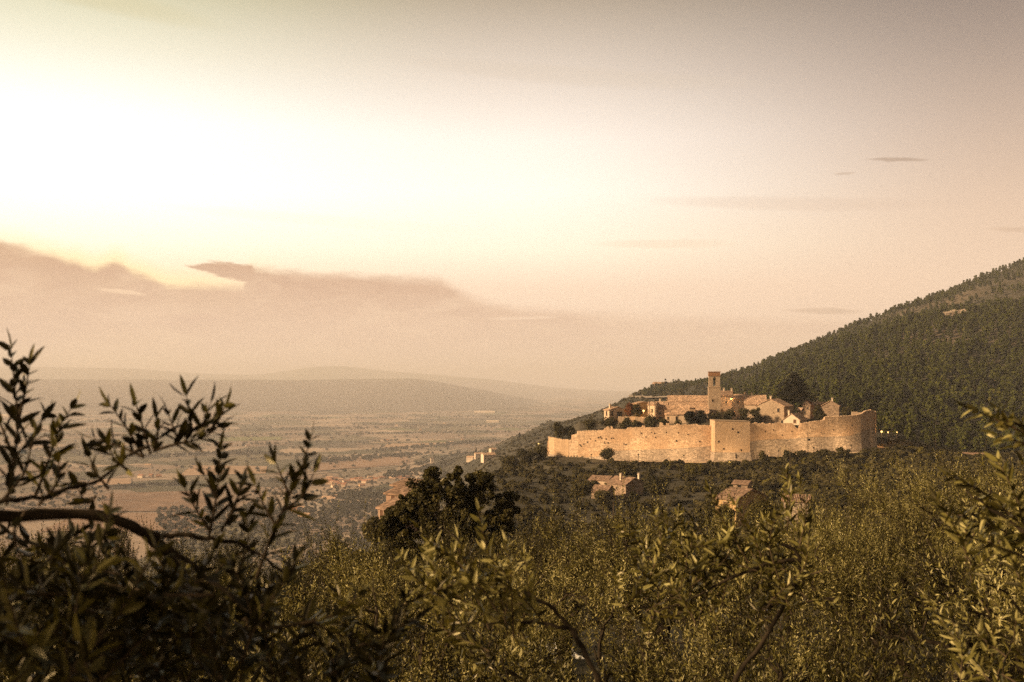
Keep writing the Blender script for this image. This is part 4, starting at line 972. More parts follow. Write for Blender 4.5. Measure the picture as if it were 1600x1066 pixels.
# four corner piers, spandrel above each arch
def arch_face(bl, horiz):
    pts = []
    for sgn, depth in ((0, 0), (1, 1)):
        pass
bl.box(x0, cx-ow, x0, x0+pw, za, zb_); bl.box(cx+ow, x1, x0, x0+pw, za, zb_); bl.box(x0, cx-ow, x1-pw, x1, za, zb_); bl.box(cx+ow, x1, x1-pw, x1, za, zb_)
bl.box(x0, x0+pw, x0+pw, cx-ow, za, zb_); bl.box(x0, x0+pw, cx+ow, x1-pw, za, zb_); bl.box(x1-pw, x1, x0+pw, cx-ow, za, zb_); bl.box(x1-pw, x1, cx+ow, x1-pw, za, zb_)
asec = [(cx-ow, zb_), (cx-ow, z1o-ow)]+[(cx-math.cos(a)*ow, z1o-ow+math.sin(a)*ow) for a in np.linspace(0, math.pi, 9)[1:]]+[(cx+ow, zb_)]
bl.prism(asec, x0+.01, x0+pw-.01, 'y'); bl.prism(asec, x1-pw+.01, x1-.01, 'y'); bl.prism(asec, x0+.01, x0+pw-.01, 'x'); bl.prism(asec, x1-pw+.01, x1-.01, 'x')
bl.box(cx-ow, cx+ow, x0+.01, x0+pw-.01, za, z0o); bl.box(cx-ow, cx+ow, x1-pw+.01, x1-.01, za, z0o); bl.box(x0+.01, x0+pw-.01, cx-ow, cx+ow, za, z0o); bl.box(x1-pw+.01, x1-.01, cx-ow, cx+ow, za, z0o)
bl.box(x0+pw+.01, x1-pw-.01, x0+pw+.01, x1-pw-.01, za+.01, za+.2)
bl.build('belfry', M['house_stone'], o)
m = MB(); m.box(-.02, wT+.02, -.02, wT+.02, Z(587.5), Z(586.6)); m.box(.12, wT-.12, .12, wT-.12, Z(586.6), Z(581.8)); m.box(-.05, wT+.05, -.05, wT+.05, Z(581.8), Z(580.6)); m.build('cornice', M['brick'], o)
for bx_, zz in ((cx, Z(592.5)), (cx, Z(598))):
    b = MB(); pr = [(0, .0), (.18, .0), (.22, -.25), (.28, -.5), (.40, -.72), (.40, -.76)]; b.tube([(bx_, cx, zz+q) for _, q in pr], [max(.02, p) for p, _ in pr], 12); b.tube([(bx_-.9, cx, zz+.08), (bx_+.9, cx, zz+.08)], .07, 6); b.build('bell', M['dark_metal'], o)
window(o, 'f', wT*.36, Z(626), .8, 1.0); window(o, 'r', wT*.5, Z(626), .6, .9)
m = MB(); m.tube([(wT*.72, wT*.5, Z(580.6)), (wT*.72, wT*.5, Z(579))], .05, 5); m.build('antenna', M['dark_metal'], o)

house('village_house', 'rubble-walled house with a lit wall lamp immediately right of the bell tower', 'house', 1126, 1144, 1153, 430, 660, 618.5, 611.5, a=12, ridge='x', wall='rubble', roof='roof_dark', wins=[('f', .5, .75, .6, .9)], chim=[(.3, .5), (.95, .5)], depth=9)
house('village_house', 'house half hidden behind the broad bush, second to the right of the bell tower', 'house', 1144.5, 1167, 1174, 426, 660, 623.8, 617, a=10, ridge='x', wall='pale_plaster', wins=[('f', .4, .86, .6, .7)], chim=[(.9, .5)], depth=9)
house('village_house', 'wide house with a large orange roof behind the broad bush', 'house', 1165, 1197, 1207, 420, 660, 631.5, 618.5, a=12, ridge='x', wall='plaster', wins=[('f', .8, .88, .6, .7)], chim=[(.35, .5)], depth=11)
house('village_house', 'largest stone house of the village with few small windows, below the cedar', 'house', 1188, 1225, 1250, 402, 665, 635, 624.5, a=35, ridge='y', wall='house_stone', wins=[('f', .80, .79, .95, 1.5), ('f', .31, .39, .9, 1.6), ('f', .62, .68, .3, .5), ('f', .95, .2, 1.2, 1.5, {'arch': True}), ('r', .3, .92, .5, .9), ('r', .65, .92, .5, .9), ('r', .35, .62, .6, .9), ('r', .55, .6, .6, .7)], chim=[(.45, .25)], depth=10)
house('village_house', 'low pale cottage seen through the notch in the castle wall', 'house', 1228, 1249.5, 1272, 395.5, 673, 656.5, 647, a=35, ridge='y', wall='pale_plaster', wins=[('f', .70, .86, .95, 1.3, {'mat': 'shutter'})], chim=[(.2, .3)], depth=9)
house('shed', 'small lean-to annex at the right side of the largest stone house', 'shed', 1247, 1252, 1258, 410, 662, 641, 638, a=40, ridge='x', wall='house_stone', wins=[('r', .5, .7, .7, 1.4)])
house('village_house', 'narrow dim house between the cedar and the dark tree on the right of the village', 'house', 1256, 1266, 1276, 420, 664, 633, 627, a=35, ridge='y', wall='rubble', roof='roof_dark', wins=[('f', .7, .85, .6, .9), ('f', .3, .6, .8, 1.6)])
house('village_house', 'brick-red house partly hidden by the dark tree', 'house', 1266, 1281, 1288, 432, 664, 631.5, 629, a=25, ridge='x', wall='brick', chim=[(.7, .5)])
house('village_house', 'small cream house squeezed between the red house and the rightmost house', 'house', 1278, 1290, 1296, 436, 664, 634, 629.5, a=25, ridge='x', wall='plaster', roof='roof_dark')
house('village_house', 'square rubble house with a corner porch, rightmost in the village', 'house', 1286, 1311, 1317, 412, 657, 634.5, 627, a=20, ridge='y', wall='rubble', wins=[('r', .5, .78, 1.2, 2.2), ('f', .65, .14, 2.4, 1.4)], chim=[(.6, .4)], depth=8)
m = MB()
for k in range(6): m.box(k*1.3, k*1.3+1.25, 0, .5, -2, 1.1-.12*(k % 2))
ob = m.build('garden_wall', M['plaster']); ob.location = (xof(966, 411), 411, zof(655, 411)); tag(ob, 'low rendered garden wall under the red-leaved tree, glowing orange', 'wall')
m = MB()
for k in range(4): m.box(k*1.2, k*1.2+1.15, 0, .5, -2, .9-.1*(k % 2))
ob = m.build('garden_wall', M['plaster']); ob.location = (xof(992, 409), 409, zof(655, 409)); tag(ob, 'short broken garden wall below the glowing street lamp', 'wall')
m = MB(); m.box(-1, 1.2, 0, .5, -2, .8); m.box(1.2, 2.6, 0, .5, -2, .5)
ob = m.build('garden_wall', M['plaster']); ob.location = (xof(1335, 402), 402, zof(646.5, 402)); tag(ob, 'stub of pale wall behind the top of the right castle wall', 'wall')

# lamps --------------------------------------------------------------
def emat(name, c, s):
    m, N = newmat(name); o = N.n('ShaderNodeOutputMaterial'); e = N.n('ShaderNodeEmission'); e.inputs[0].default_value = (*c, 1); e.inputs[1].default_value = s; N.l(e.outputs[0], o.inputs[0]); return m
M['bulb'] = emat('bulb', (1, .55, .16), 1.6); M['bulb_hot'] = emat('bulb_hot', (1, .56, .17), 2.6)
def lamp(name, u, v, d, h, label, power, rb=.3, mat='bulb', cat='street lamp', group=None, wallm=False):
    x, y, z = P(u, v, d); o = empty(name, (x, y, z-h), 0, label, cat, group)
    m = MB()
    if wallm: m.box(-.04, .04, 0, .9, h-.05, h+.05)
    else: m.tube([(0, 0, -1), (0, 0, h*.6), (0, 0, h+rb)], [.09, .07, .05], 6)
    m.build('bracket' if wallm else 'post', M['dark_metal'], o)
    m = MB(); m.tube([(0, 0, h+rb*.9), (0, 0, h+rb*1.2), (0, 0, h+rb*1.7)], [rb*1.3, rb*.9, .03], 10); m.build('lamp_cap', M['dark_metal'], o)
    m = MB(); t = np.linspace(0, math.pi, 8); m.tube([(0, 0, h-rb*math.cos(a)) for a in t], [max(.01, rb*math.sin(a)) for a in t], 12); m.build('lantern', M[mat], o, smooth=True)
    l = bpy.data.lights.new('lamp_light', 'POINT'); l.energy = power; l.color = (1, .52, .18); l.shadow_soft_size = rb
    lo = bpy.data.objects.new('lamp_light', l); col.objects.link(lo); lo.parent = o; lo.location = (0, -rb-.25, h-.1)
    return o
lamp('street_lamp', 1005.6, 642, 409.5, 4.2, 'brightly glowing street lamp between the red-leaved tree and the white house', 1500, .42, 'bulb_hot')
lamp('wall_lamp', 1142, 623, 427.6, 5, 'glowing wall lamp on the rubble-walled house beside the bell tower', 700, .32, 'bulb_hot', wallm=True)
lamp('street_lamp', 1377.5, 674.5, 408, 5, 'brightest and leftmost of three lamps beyond the right end of the castle wall', 1300, .4, 'bulb_hot')
lamp('street_lamp', 1387.5, 675.5, 420, 5, 'middle one of three lamps beyond the right end of the castle wall', 500, .28, 'bulb_hot')
lamp('street_lamp', 1401.5, 675.5, 432, 5, 'faintest and rightmost of three lamps beyond the right end of the castle wall', 400, .24, 'bulb_hot')
lamp('street_lamp', 841.5, 693.5, 430, 5, 'single dim lamp on the slope left of the castle wall', 300, .32, 'bulb')
def flood(u, v0, d, h, label, power, glow=False):
    z = H(xof(u, d), d); o = empty('floodlight_post', (xof(u, d), d, z), 0, label, 'lamp post', None); m = MB()
    m.tube([(0, 0, -.5), (0, 0, h)], .09, 6); m.build('post', M['dark_metal'], o)
    m = MB(); m.box(-.3, .3, -.12, .25, h, h+.38); m.build('lamp_head', M['dark_metal'], o)
    l = bpy.data.lights.new('flood_beam', 'SPOT'); l.energy = power; l.color = (1, .68, .36); l.spot_size = R(155); l.spot_blend = 1; l.shadow_soft_size = .25
    lo = bpy.data.objects.new('flood_beam', l); col.objects.link(lo); lo.parent = o; lo.location = (0, .45, h+.2); lo.rotation_euler = (R(105), 0, 0)
    return o
flood(924, 0, 381, 3.2, 'short dark floodlight post before the pocked left part of the castle wall', 2200)
flood(997.5, 708, 379, 3.2, 'short dark floodlight post at the middle of the left castle wall', 3000)
flood(1068.5, 708, 377, 3.2, 'short dark floodlight post on the left side of the square bastion', 3000)
flood(1142, 708, 371.5, 1.6, 'low floodlight aimed at the foot of the square bastion', 1500)
flood(1217, 702, 377, 3.4, 'short dark floodlight post just right of the square bastion', 3000)
flood(1271.5, 697, 379, 3.4, 'short dark floodlight post right of the utility pole', 3000)
flood(1330, 697, 384, 3.4, 'short dark floodlight post below the raised right corner of the castle wall', 2500)
def pole(u, v0, v1, d, label, arms=True, wd=.13):
    z0, z1 = zof(v1, d), zof(v0, d); o = empty('utility_pole', (xof(u, d), d, z0), 0, label, 'pole'); m = MB(); m.tube([(0, 0, -1), (0, 0, z1-z0)], [wd, wd*.7], 6); m.build('shaft', M['wood'], o)
    if arms:
        for k in (.95, 2.6): m = MB(); m.box(-.9, .9, -.08, .08, z1-z0-k, z1-z0-k+.12); m.build('crossarm', M['wood'], o)
        m = MB(); m.box(-.25, .75, -.3, .1, z1-z0-3.6, z1-z0-2.8); m.build('transformer', M['dark_metal'], o)
    return o
pole(1262.5, 674, 705, 378, 'wooden utility pole with crossarms standing before the right castle wall')
pole(1234.5, 703, 726, 330, 'bare grey post below the path under the right castle wall', False)
pole(958.5, 784, 806, 262, 'bare wooden post below the stone farmhouse', False, .2)
pole(1462, 683, 705, 455, 'thin pale post in front of the mountain forest on the right', False)
pole(1394, 664, 700, 436, 'dark utility pole behind the three glowing lamps', False)

# farmhouses on the near slopes --------------------------------------
house('farmhouse', 'two-storey stone farmhouse with two chimneys below the castle wall', 'house', 952, 978, 1010, 312, 780, 757.5, 748.5, a=50, ridge='x', wall='rubble', roof='roof_dark', wins=[('r', .22, .82, .6, .6), ('r', .52, .82, .6, .6), ('r', .22, .35, .6, .9), ('f', .5, .7, .5, .8)], chim=[(.5, .25), (.95, .8)], depth=8)
house('farmhouse_wing', 'low tiled wing on the left side of the stone farmhouse', 'house', 925, 948, 960, 306, 778, 769, 761, a=30, ridge='x', wall='rubble', roof='roof_dark', wins=[('f', .4, .5, .6, .9)], depth=6)
house('barn', 'low pale-roofed outbuilding behind the stone farmhouse', 'shed', 922, 950, 960, 330, 758, 751, 746, a=30, ridge='x', wall='plaster', roof='roof_dark', depth=6)
house('farmhouse', 'ochre house with a long tiled roof half hidden by olive shoots', 'house', 1124, 1150, 1194, 170, 806, 782, 769, a=48, ridge='x', wall='yellow_plaster', roof='roof_dark', wins=[('f', .5, .6, .9, 1.2, {'mat': 'shutter'}), ('r', .5, .6, .9, 1.2, {'mat': 'shutter'})], depth=9, over=.25)
house('stone_hut', 'small stone hut with a dark opening above the ochre house', 'shed', 1148, 1168, 1178, 250, 766, 757, 753.5, a=30, ridge='x', wall='rubble', roof='roof_dark', wins=[('f', .45, .6, .9, .9)], depth=4)
house('stone_house', 'tall grey stone house behind the olive shoots on the right', 'house', 1228, 1262, 1272, 130, 830, 785, 779, a=20, ridge='x', wall='talus_stone', roof='roof_dark', wins=[('f', .7, .6, .5, .7)], depth=5, over=.2)
m = MB(); m.box(0, 5.5, 0, .5, -1.5, .9); ob = m.build('terrace_wall', M['talus_stone']); ob.location = (xof(1264, 132), 132, zof(818, 132)); tag(ob, 'pale stone terrace wall beside the tall grey stone house', 'wall')
house('shed', 'small reddish shed at the foot of the mountain on the right', 'shed', 1510, 1538, 1546, 400, 722, 711, 709, a=15, ridge='x', wall='pink_plaster', roof='roof_dark', depth=4)
house('hillside_house', 'pink house with terracotta roofs half hidden behind the dark oak', 'house', 588, 603, 650, 120, 815, 797, 783, a=55, ridge='x', wall='pink_plaster', roof='roof_dark', wins=[('f', .5, .62, .8, 1.2, {'mat': 'shutter'})], depth=6, over=.25)
house('hillside_house', 'higher terracotta-roofed wing rising behind the pink house by the oak', 'house', 600, 632, 665, 127, 815, 775, 767, a=38, ridge='x', wall='pink_plaster', roof='roof_dark', wins=[('f', .4, .85, .7, 1.0, {'mat': 'shutter'})], depth=6, over=.25)
house('hillside_house', 'topmost roof peeping over the wing behind the dark oak', 'house', 612, 640, 690, 134, 815, 761, 755, a=38, ridge='x', wall='pink_plaster', roof='roof_dark', depth=6)

# village and hill trees ----------------------------------------------
def ptree(name, label, u0, u1, v0, v1, d, mat, seed, nc=22, n=90, size=.5, cat='tree', group=None, trunk=True, lobes=None, rad=(.16, .3), depthf=.8, shape=None, sprd=.62, cr=(.32, .55)):
    s = d/F; w_ = (u1-u0)*s; h_ = (v1-v0)*s; uc = (u0+u1)/2
    o = empty(name, (xof(uc, d), d, zof(v1, d)), 0, label, cat, group); r = np.random.RandomState(seed); C = []; Rd = []
    while len(C) < nc:
        if lobes:
            lu, lv, lr = lobes[len(C) % len(lobes)]; q = rdir(r, 1)[0]*r.rand()**.5*lr*sprd*s
            c = np.array(((lu-uc)*s, 0, (v1-lv)*s))+q*np.array((1, 1.0, 1)); ra = lr*s*r.uniform(*cr); c[1] += r.uniform(-.5, .5)*w_*.3
        else:
            q = rdir(r, 1)[0]*r.rand()**.4
            if shape == 'cone': t = r.rand(); c = np.array((q[0]*w_*.5*(1-t*.85), q[1]*w_*.5*(1-t*.85), h_*(.12+.85*t))); ra = w_*.2*(1-.5*t)
            else: c = np.array((q[0]*w_*.36, q[1]*w_*.36*depthf, h_*.56+q[2]*h_*.32)); ra = min(w_, h_)*r.uniform(*rad)
        C.append(c); Rd.append(np.array((1, 1, .85))*ra)
    mb = MB(); clumps(mb, r, np.array(C), Rd, n, size, up=.4, nj=.6, cw=.6); mb.build('crown', M[mat], o, attr=True)
    t = MB(); t.tube(wiggle(r, np.array((0, 0, -1.)), np.array((0, 0, h_*.6)), 6, .15), np.linspace(max(.12, w_*.035), .06, 6), 7)
    for k in range(5):
        c = C[r.randint(len(C))]; t.tube(wiggle(r, np.array((0, 0, h_*r.uniform(.15, .4))), np.array(c), 5, .2), np.linspace(max(.07, w_*.016), .03, 5), 5)
    t.build('trunk', M['bark'], o); return o
ptree('garden_tree', 'dense dark evergreen behind the low rounded bastion', 861, 888, 656, 690, 404, 'shrub_leaf', 1)
ptree('garden_tree', 'dark bushy tree right of the evergreen by the rounded bastion', 880, 903, 664, 690, 403, 'oak_leaf', 2)
ptree('garden_tree', 'loose-crowned tree behind the stepped part of the left castle wall', 908, 934, 652, 676, 405, 'shrub_leaf', 3)
ptree('garden_tree', 'broad olive-green tree behind the first two merlon stubs', 933, 970, 650, 676, 403, 'shrub_leaf', 4, nc=30)
ptree('garden_tree', 'dark round tree below the red-leaved tree', 968, 990, 653, 674, 399, 'oak_leaf', 5)
ptree('garden_tree', 'light green bush below the glowing street lamp', 985, 1004, 656, 672, 398, 'shrub_leaf', 6)
ptree('garden_tree', 'dark green tree below the tall narrow white house', 1000, 1030, 648, 674, 398, 'oak_leaf', 7, nc=28)
ptree('garden_tree', 'small dark bush right of the first tall merlon stub', 1026, 1048, 654, 668, 397, 'oak_leaf', 8)
ptree('garden_tree', 'thin sapling before the gabled house', 1048, 1066, 655, 668, 396, 'shrub_leaf', 9, nc=10)
ptree('garden_tree', 'round near-black tree, left one of the pair below the bell tower', 1067, 1087, 638, 668, 400, 'cedar_leaf', 10, nc=28, n=120)
ptree('garden_tree', 'round near-black tree, right one of the pair below the bell tower', 1085, 1105, 640, 668, 401, 'cedar_leaf', 11, nc=28, n=120)
ptree('garden_tree', 'slender grey-green tree left of the broad bush', 1105, 1117, 639, 664, 402, 'shrub_leaf', 12, nc=14)
ptree('garden_tree', 'broad spreading green tree behind the square bastion', 1112, 1194, 632, 668, 404, 'shrub_leaf', 13, nc=70, n=110, depthf=.5, lobes=[(1125, 653, 12), (1140, 646, 12), (1160, 643, 13), (1178, 645, 12), (1186, 654, 11), (1165, 657, 14), (1140, 658, 13), (1120, 659, 8)])
ptree('garden_tree', 'orange-brown left part crown of the red-leaved tree before the lamp', 974, 996, 627, 655, 417, 'red_leaf', 14, nc=26)
ptree('garden_tree', 'dark green tree between the orange-brown tree and the glowing lamp', 986, 1004, 630, 655, 415, 'oak_leaf', 15, nc=24)
ptree('garden_tree', 'dark tree in front of the rightmost village houses', 1268, 1290, 632, 659, 404, 'oak_leaf', 16, nc=26)
ptree('garden_tree', 'pale green bush beside the rightmost village house', 1313, 1334, 636, 652, 408, 'shrub_leaf', 17, nc=18)
ptree('garden_tree', 'low dark bush at the foot of the dark tree on the village right', 1278, 1294, 646, 657, 400, 'oak_leaf', 18, nc=12)
ptree('round_bush', 'round bush growing against the foot of the left castle wall', 937, 960, 699, 722, 384, 'shrub_leaf', 19, nc=20)
ptree('yellow_bush', 'yellow-green bush on the slope below the path left of the bastion', 1068, 1108, 722, 752, 350, 'yellow_leaf', 20, nc=34)
ptree('hill_tree', 'dark round tree beside the stone farmhouse', 1006, 1048, 744, 782, 300, 'oak_leaf', 21, nc=36, n=140)
ptree('hill_tree', 'brown-green tree above the stone farmhouse roof', 955, 990, 722, 748, 345, 'shrub_leaf', 22, nc=26)
ptree('hill_tree', 'dark shrubby tree left of the farmhouse wing', 893, 928, 748, 780, 296, 'oak_leaf', 23, nc=26)
ptree('hill_tree', 'bushy tree directly in front of the farmhouse wing', 922, 962, 765, 792, 285, 'shrub_leaf', 24, nc=28)
ptree('hill_tree', 'small dark tree in front of the farmhouse gable', 980, 1002, 766, 790, 285, 'oak_leaf', 25, nc=16)
ptree('hill_tree', 'dark tree on the hill shoulder just left of the castle wall', 833, 858, 692, 724, 396, 'oak_leaf', 26, nc=26)
ptree('hill_tree', 'brownish tree left of the hill shoulder, below the dim lamp', 806, 838, 698, 730, 392, 'shrub_leaf', 27, nc=26)
ptree('hill_tree', 'low dark tree at the left end of the castle hill', 782, 812, 708, 736, 388, 'shrub_leaf', 28, nc=24)
ptree('path_bush', 'dark bush standing on the edge of the gravel path right of the bastion', 1184, 1200, 704, 724, 374, 'oak_leaf', 29, nc=16)
for k, (a, b, t, l) in enumerate([(1222, 1242, 702, 'leftmost dark bush of the row along the path under the right wall'), (1240, 1266, 703, 'second dark bush of the row, at the foot of the utility pole'), (1270, 1296, 703, 'third dark bush of the row along the path under the right wall'), (1300, 1335, 699, 'fourth and widest dark bush of the row under the right wall')]):
    ptree('path_bush', l, a, b, t, t+18, 372, 'oak_leaf', 30+k, nc=18)
for k, (u, t, b) in enumerate([(689, 718, 742), (744, 699, 707), (700, 694, 703), (812, 676, 684), (1040, 598, 607)]):
    x, y, z = pxground(u, b, 600) if k < 4 else at_ground(1040, 1392)
    if k == 4: b = HZ-z*F/y; t = b-11
    ptree('cypress', ['slim dark cypress in the hamlet near the top of the oak', 'slim cypress beside the farmhouses on the spur foot', 'dark cypress on the crest end of the spur', 'small cypress on the spur skyline left of the castle', 'cypress beside the reddish farmhouse on the crest'][k], u-2.2, u+2.2, t, b+1, y, 'cedar_leaf', 60+k, nc=12, n=30, size=2.2, shape='cone')
# cedar with flat tiers
cd = 428.0; s = cd/F; o = empty('cedar_tree', (xof(1240, cd), cd, zof(645, cd)), 0, 'tall dark cedar with flat tiers of branches above the village roofs', 'tree')
r = np.random.RandomState(44); t = MB(); t.tube(wiggle(r, np.array((0, 0, -1.)), np.array((0, 0, 60*s)), 8, .2), np.linspace(.75, .08, 8), 8); mb = MB()
C = []; Rd = []
for tier in range(13):
    f = tier/12; z = (18+f*43)*s; rad_ = (31*(1-f)**.75+3)*s*r.uniform(.85, 1.1); n = int(10-5*f)
    for k in range(n):
        a = k*6.28/n+r.uniform(-.3, .3); rr = rad_*r.uniform(.65, 1.05); e = np.array((math.cos(a)*rr, math.sin(a)*rr, z+r.uniform(-.4, .4)))
        t.tube(wiggle(r, np.array((0, 0, z-.6)), e, 5, .15), np.linspace(.16, .04, 5), 5)
        for q in (.45, .7, .95): C.append(np.array((0, 0, z))*(1-q)+e*q+np.array((0, 0, .2))); Rd.append(np.array((1, 1, .2))*rad_*.24*r.uniform(.8, 1.3)+.15)
clumps(mb, r, np.array(C), Rd, 60, .5, up=1.2); mb.build('crown', M['cedar_leaf'], o, attr=True); t.build('trunk', M['bark'], o)

# big oak --------------------------------------------------------------
ptree('oak_tree', 'big dark lobed oak standing above the olive canopy left of the castle hill', 596, 806, 724, 900, 57, 'oak_leaf', 70, nc=460, n=170, size=.15, sprd=.85, cr=(.17, .34),
      lobes=[(612, 802, 20), (606, 828, 18), (645, 790, 22), (672, 750, 24), (666, 772, 36), (705, 765, 30), (712, 742, 14), (752, 748, 22), (742, 772, 38), (792, 790, 26), (784, 815, 32), (725, 812, 45), (668, 815, 42), (628, 812, 28), (632, 785, 16), (618, 842, 24), (640, 862, 30), (700, 850, 44), (765, 850, 36)])

ptree('hill_tree', 'rounded green tree hiding the foot of the pink house by the oak', 566, 610, 804, 862, 104, 'shrub_leaf', 71, nc=30, n=160, size=.22)
ptree('hill_tree', 'dark tree below the left side of the oak, in front of the pink house', 596, 634, 812, 880, 90, 'oak_leaf', 72, nc=30, n=180, size=.2)
ptree('hill_tree', 'bushy tree in front of the ochre house', 1112, 1156, 786, 850, 120, 'shrub_leaf', 73, nc=36, n=200, size=.22)
ptree('hill_tree', 'dark tree between the ochre house and the tall grey stone house', 1160, 1216, 772, 850, 118, 'oak_leaf', 74, nc=40, n=200, size=.22)
# ================================================================== OLIVE GROVE
OV = []
for k in range(8):
    T, Cw = olive(900+k, k > 3); OV.append((T.mesh('trunk', M['bark']), Cw.mesh('crown', M['olive_leaf'], attr=True)))
def olive_label(u, d):
    if u < 250: a = 'at the far left of the grove'
    elif u < 560: a = 'in the left part of the grove, below the valley view'
    elif u < 820: a = 'in the grove directly below the dark oak'
    elif u < 1060: a = 'in the grove below the stone farmhouse'
    elif u < 1300: a = 'in the grove below the right castle wall'
    else: a = 'at the far right of the grove'
    b = 'front-row' if d < 6 else ('mid-grove' if d < 16 else 'distant')
    return '%s silvery olive tree %s' % (b, a)
rg = np.random.RandomState(21); placed = []
ring = [(4.6, 2.6), (7.0, 2.7), (9.6, 2.8), (12.4, 2.9), (15.2, 3.0), (18.2, 3.1), (21.5, 3.3), (25, 3.5), (30, 4), (36, 4.5)]
cnt = 0
for (d, sp) in ring:
    sp *= 1.1; xs = np.arange(xof(-120, d)-1, xof(1720, d)+1, sp)+rg.uniform(0, sp)
    for x in xs:
        y = d+rg.uniform(-.9, .9); x = x+rg.uniform(-.7, .7); u = 800+F*x/y
        if 765 < u < 900 and 5.5 < y < 20.5: continue
        z = H(x, y); s = rg.uniform(.84, 1.14)*(.90 if d < 6 else 1)
        q = cnt % 4+(4 if y < 8.5 else 0); o = empty('olive_tree', (x, y, z), rg.rand()*6.28, olive_label(u, y), 'tree', 'olive grove: '+olive_label(u, y)); o.scale = (s, s, s*rg.uniform(.9, 1.08))
        link('trunk', OV[q][0], o); link('crown', OV[q][1], o); cnt += 1
print('olives', cnt)

# hand-laid shoots of the closest olives
def px(pts): return np.array([P(u, v, d) for u, v, d in pts])
def resample(p, n):
    s = np.concatenate([[0], np.cumsum(np.linalg.norm(np.diff(p, axis=0), axis=1))]); t = np.linspace(0, s[-1], n)
    q = np.column_stack([np.interp(t, s, p[:, k]) for k in range(3)])
    for _ in range(3): q[1:-1] = (q[:-2]+2*q[1:-1]+q[2:])/4
    return q, s[-1]
def shoot(br, lf, r, p, r0=.003, LL=.06, W=.0135, gap=.014, leafy=.0):
    q, L = resample(p, 14); br.tube(q, np.linspace(r0, .0012, 14), 5)
    n = max(3, int(L*(1-leafy)/gap)); t = (leafy+(1-leafy)*np.linspace(0, 1, n))*13; i = np.minimum(t.astype(int), 12); f = (t-i)[:, None]
    pos = q[i]*(1-f)+q[i+1]*f; D = norm(q[i+1]-q[i]); a0 = norm(np.cross(D, rdir(r, 1))); b0 = np.cross(D, a0); vt = r.rand()
    for s in (-1, 1):
        k = np.arange(n)[:, None] % 2; ax = np.where(k == 0, a0, b0); an = R(1)*(r.uniform(28, 62, n))[:, None]
        dd_ = norm(D*np.cos(an)+s*ax*np.sin(an)+r.randn(n, 3)*.1); kp = r.rand(n) < .92
        add_leaves(lf, pos[kp], dd_[kp], norm(D+r.randn(n, 3)*.55)[kp], (LL*r.uniform(.5, 1.25, n)*np.linspace(1, .7, n))[kp], (W*r.uniform(.85, 1.2, n))[kp], np.clip(vt*.4+r.rand(n)*.6, 0, 1)[kp], True)
    add_leaves(lf, q[-1:], D[-1:], rdir(r, 1), np.array([LL*.8]), np.array([W*.8]), r.rand(1), True)
def near_olive(label, base, limbs, shoots, rnd, seed, LL=.06, top=None, shade_crowns=(), tone=0.0):
    r = np.random.RandomState(seed); x, y = base; z = H(x, y); o = empty('olive_tree', (x, y, z), 0, label, 'tree'); off = np.array((x, y, z))
    tr = MB(); tp = np.array(top); tr.tube(wiggle(r, np.array((x, y, z-.5)), tp, 8, .15)-off, np.linspace(.16, .06, 8), 10); tr.build('trunk', M['bark'], o)
    lf = MB(); tw = MB()
    for k, (pts, ra, rb) in enumerate(limbs):
        q, L = resample(px(pts), 30); q = q+np.cumsum(r.randn(30, 3), 0)*.0024; b = MB(); b.tube(q-off, np.linspace(ra, rb, 30)*(1+.12*r.randn(30)), 8); b.build('branch', M['bark'], o, smooth=True)
    for pts, leafy in shoots: shoot(tw, lf, r, px(pts)-off, .0035, LL, leafy=leafy)
    for (ua, ub, va, vb, da, db, n, ln) in rnd:
        for k in range(n):
            d = r.uniform(da, db); p0 = P(r.uniform(ua, ub), r.uniform(va, vb), d); D = norm(np.array((0, 0, .8))+r.randn(3)*.55); L = ln*r.uniform(.6, 1.3); bd_ = norm(np.cross(D, r.randn(3)))*L*.18
            pp = np.array([p0-D*L*.35, p0+D*L*.3+bd_, p0+D*L*.75])
            if (HZ-pp[2, 2]/pp[2, 1]*F) < va-40: continue
            shoot(tw, lf, r, pp-off, .003, LL, leafy=.05)
    for k, (cx_, cy_, cz_, cs_) in enumerate(shade_crowns):
        c = link('crown', OV[k][1], o); c.location = np.array((cx_, cy_, cz_))-off; c.scale = (cs_,)*3  # unseen extra crowns, added beside the view to shade the foreground
    tw.build('twigs', M['thin_bark'], o, smooth=True); lf.a = [np.clip(q_+tone, 0, 1.3) for q_ in lf.a]; lf.build('foliage', M['olive_leaf'], o, attr=True)
    return o
A_ = 2.0
